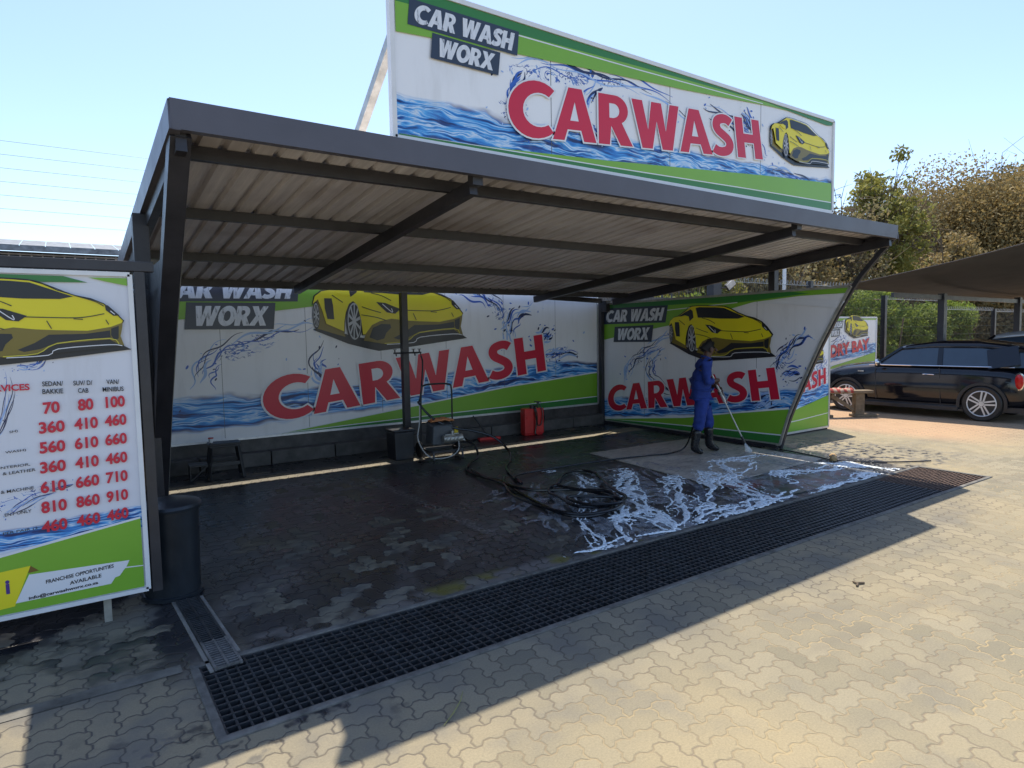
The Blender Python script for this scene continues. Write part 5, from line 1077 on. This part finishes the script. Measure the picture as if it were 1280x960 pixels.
# ---------------------------------------------------------------- trees
def leaves(m,C,Rr,n,size,flat=.75,shell=.55):
    d=rng.normal(size=(n,3)); d/=np.linalg.norm(d,axis=1)[:,None]; rad=shell+(1-shell)*rng.random(n)**.6
    P=np.array(C)+d*rad[:,None]*np.array(Rr)
    a=rng.normal(size=(n,3)); a/=np.linalg.norm(a,axis=1)[:,None]; b=rng.normal(size=(n,3)); b-=a*(a*b).sum(1)[:,None]; b/=np.linalg.norm(b,axis=1)[:,None]
    s=size*(.6+.8*rng.random(n))[:,None]; return np.stack([P-a*s*.5,P+b*s*.28,P+a*s*.5,P-b*s*.28],1)
def tree(name,label,x,y,h,r,kind,n=9000,size=.22,crown0=.35,clumps=26,group=None,twigs=60,lm=None,rz=1.0,trunk_r=.16,cat='tree'):
    t=thing(name,label,cat,(x,y,0),0,group); rd=random.Random(int(x*13+y*7))
    cz_=h*(crown0+1)/2; ch=h*(1-crown0)/2
    m=MB(); tips=[]
    top=Vector((rd.uniform(-.3,.3),rd.uniform(-.3,.3),h*(crown0+.35)))
    m.tube(smooth_line([(0,0,0),(rd.uniform(-.15,.15),rd.uniform(-.15,.15),h*.25),tuple(top*.7),tuple(top)],4),[trunk_r*(1-.06*i) for i in range(13)],7)
    for k in range(twigs):
        z0_=rd.uniform(.25,.95); st=Vector((top.x*z0_,top.y*z0_,top.z*z0_)); an=rd.uniform(0,2*PI); el=rd.uniform(.1,1.2)
        d=Vector((math.cos(an)*math.cos(el),math.sin(an)*math.cos(el),math.sin(el))); L=rd.uniform(.5,.98)
        e=Vector((d.x*r*L,d.y*r*L,cz_+ (d.z*2-0.75)*ch*L)); mid_=st.lerp(e,.5)+Vector((rd.uniform(-.3,.3),rd.uniform(-.3,.3),rd.uniform(0,.4)))
        q=smooth_line([st,mid_,e],3); r0=trunk_r*rd.uniform(.2,.4); m.tube(q,[r0*(1-.85*i/(len(q)-1)) for i in range(len(q))],4,False); tips.append(e)
        for _ in range(5):
            b0=q[rd.randint(2,len(q)-1)]; e2=b0+Vector((rd.uniform(-1,1),rd.uniform(-1,1),rd.uniform(-.3,1)))*r*.30; m.tube([b0,b0.lerp(e2,.5)+Vector((rd.uniform(-.1,.1),)*3),e2],[.018,.012,.006],3,False); tips.append(e2)
    m.build('trunk',m_bark,t)
    Q=[]; per=n//clumps
    for k in range(clumps):
        if kind=='bush' or rd.random()<.45:
            an=rd.uniform(0,2*PI);ce=rd.uniform(-1,1);rr=rd.uniform(.40,.80); c_=(math.cos(an)*r*rr*math.sqrt(1-ce*ce*.8),math.sin(an)*r*rr*math.sqrt(1-ce*ce*.8),cz_+ch*ce*rr)
        else: c_=tuple(rd.choice(tips))
        s_=r*rd.uniform(.16,.40)*(1.15 if kind=='bush' else .95); Q.append(leaves(m,c_,(s_,s_,s_*.8*rz),int(per*(s_/r/.28)**2),size,shell=.25))
    if kind=='sparse': Q.append(leaves(m,(0,0,cz_),(r,r,ch),n//4,size,shell=.1))
    Q=np.concatenate(Q); N=len(Q); me=bpy.data.meshes.new('crown'); me.vertices.add(N*4); me.vertices.foreach_set('co',Q.reshape(-1)); me.loops.add(N*4); me.loops.foreach_set('vertex_index',np.arange(N*4,dtype=np.int32)); me.polygons.add(N); me.polygons.foreach_set('loop_start',np.arange(0,N*4,4,dtype=np.int32)); me.update(calc_edges=True)
    me.materials.append(lm); o=bpy.data.objects.new('crown',me); COL.objects.link(o); o.parent=t; return t
tree('leafy_tree','tall yellowish green leafy tree right of the roof sign',30.4,14.6,8.9,2.1,'sparse',7500,.19,.35,40,group='trees standing behind the fence',lm=l_green,twigs=70)
tree('brown_tree','huge rounded brown leaved tree filling the right edge of the sky',51.5,17.8,12.6,8.3,'bush',170000,.19,.06,340,group='trees standing behind the fence',lm=l_brown,twigs=80,trunk_r=.3)
tree('brown_tree','smaller brown leaved tree between the green tree and the huge brown one',38.6,15.8,7.4,2.8,'bush',22000,.19,.08,80,group='trees standing behind the fence',lm=l_brown,twigs=60)
tree('brown_tree','dark green topped tree rising behind the huge brown one',76,26,18.2,5.0,'bush',12000,.34,.3,40,group='trees standing behind the fence',lm=l_dark,twigs=30)
tree('bare_tree','bare twiggy tree just right of the roof sign',27.0,15.0,7.6,2.4,'sparse',2400,.15,.3,24,group='trees standing behind the fence',lm=l_dry,twigs=150,trunk_r=.13)
tree('bare_tree','bare twiggy tree standing between green tree and brown trees',43.0,19.5,10.6,3.0,'sparse',2600,.16,.3,24,group='trees standing behind the fence',lm=l_dry,twigs=190,trunk_r=.16)
tree('dry_tree','dry thin-leaved tree seen through the gap under the carport roof',20.5,14.0,5.6,2.2,'sparse',7000,.16,.15,40,group='trees standing behind the fence',lm=l_dry,twigs=110,trunk_r=.12)
tree('dry_tree','golden dry tree behind the fence left of the white pole',16.2,13.8,4.7,1.9,'sparse',7000,.15,.15,40,group='trees standing behind the fence',lm=l_green,twigs=80,trunk_r=.1)
tree('dry_tree','dry tree behind the raking strut of the side banner',24.6,15.2,6.2,2.6,'sparse',10000,.17,.12,50,group='trees standing behind the fence',lm=l_brown,twigs=120,trunk_r=.12)
tree('dry_tree','shadowy dry tree low behind the shade canopy',30.2,17.6,6.4,3.4,'bush',15000,.22,.05,60,group='trees standing behind the fence',lm=l_dry,twigs=110,trunk_r=.15)
tree('dry_tree','dark dry tree behind the right end of the fence',39.5,14.0,5.4,3.2,'bush',16000,.2,.03,60,group='trees standing behind the fence',lm=l_dry,twigs=90,trunk_r=.15)
sh='shrubs growing behind the mesh fence'
tree('green_shrub','bright lime green shrub behind the fence right of the small sign',23.4,11.9,3.5,1.35,'bush',7000,.12,.0,34,group=sh,lm=l_bright,twigs=30,trunk_r=.05,cat='shrub')
tree('green_shrub','bright lime green shrub behind the middle of the fence',27.4,12.3,3.5,1.7,'bush',9000,.12,.0,40,group=sh,lm=l_bright,twigs=30,trunk_r=.05,cat='shrub')
tree('green_shrub','bright lime green shrub just left of the second car roof',32.3,12.8,3.2,1.5,'bush',7000,.12,.0,34,group=sh,lm=l_bright,twigs=30,trunk_r=.05,cat='shrub')
tree('green_shrub','yellow green shrub behind the floodlight',14.4,12.2,3.2,1.4,'bush',7000,.11,.0,34,group=sh,lm=l_bright,twigs=30,trunk_r=.05,cat='shrub')
tree('green_shrub','yellow green shrub behind the dark boundary wall',12.2,13.4,3.5,1.4,'bush',6000,.12,.0,34,group=sh,lm=l_green,twigs=30,trunk_r=.05,cat='shrub')
tree('green_shrub','dull green shrub low behind the fence near the bench',20.2,12.0,2.6,1.2,'bush',6000,.12,.0,34,group=sh,lm=l_dark,twigs=30,trunk_r=.05,cat='shrub')
tree('garden_tree','green tree behind the building seen between the left posts',2.6,17.5,4.6,1.6,'bush',6000,.16,.2,30,lm=l_dark,twigs=30)
# far wood closing the horizon
Q=[]
for i in range(150):
    a=i/150; x=12+a*120; y=30+8*math.sin(i*1.7)+a*6; s_=rng.uniform(1.6,3.2); Q.append(leaves(None,(x,y,rng.uniform(1.0,4.6)),(s_*1.3,s_,s_),420,.42,shell=.2))
for i in range(90):
    x=-70+i*.95; Q.append(leaves(None,(x,44+3*math.sin(i),rng.uniform(.8,2.4)),(2.2,2,1.7),220,.5,shell=.2))
Q=np.concatenate(Q); N=len(Q); me=bpy.data.meshes.new('far_wood'); me.vertices.add(N*4); me.vertices.foreach_set('co',Q.reshape(-1)); me.loops.add(N*4); me.loops.foreach_set('vertex_index',np.arange(N*4,dtype=np.int32)); me.polygons.add(N); me.polygons.foreach_set('loop_start',np.arange(0,N*4,4,dtype=np.int32)); me.update(calc_edges=True)
me.materials.append(l_dry); o=bpy.data.objects.new('far_wood',me); COL.objects.link(o); o['kind']='stuff'; o['label']='distant dry woodland closing the view behind the fence'; o['category']='woodland'
m=MB(); m.add([(-400,10.6,.004),(500,10.6,.004),(500,600,.004),(-400,600,.004)],[(0,1,2,3)]); struct(m.build('dry_ground',M('dry_earth',(.17,.13,.08),.95,0,.4,1.2,.5,20)))
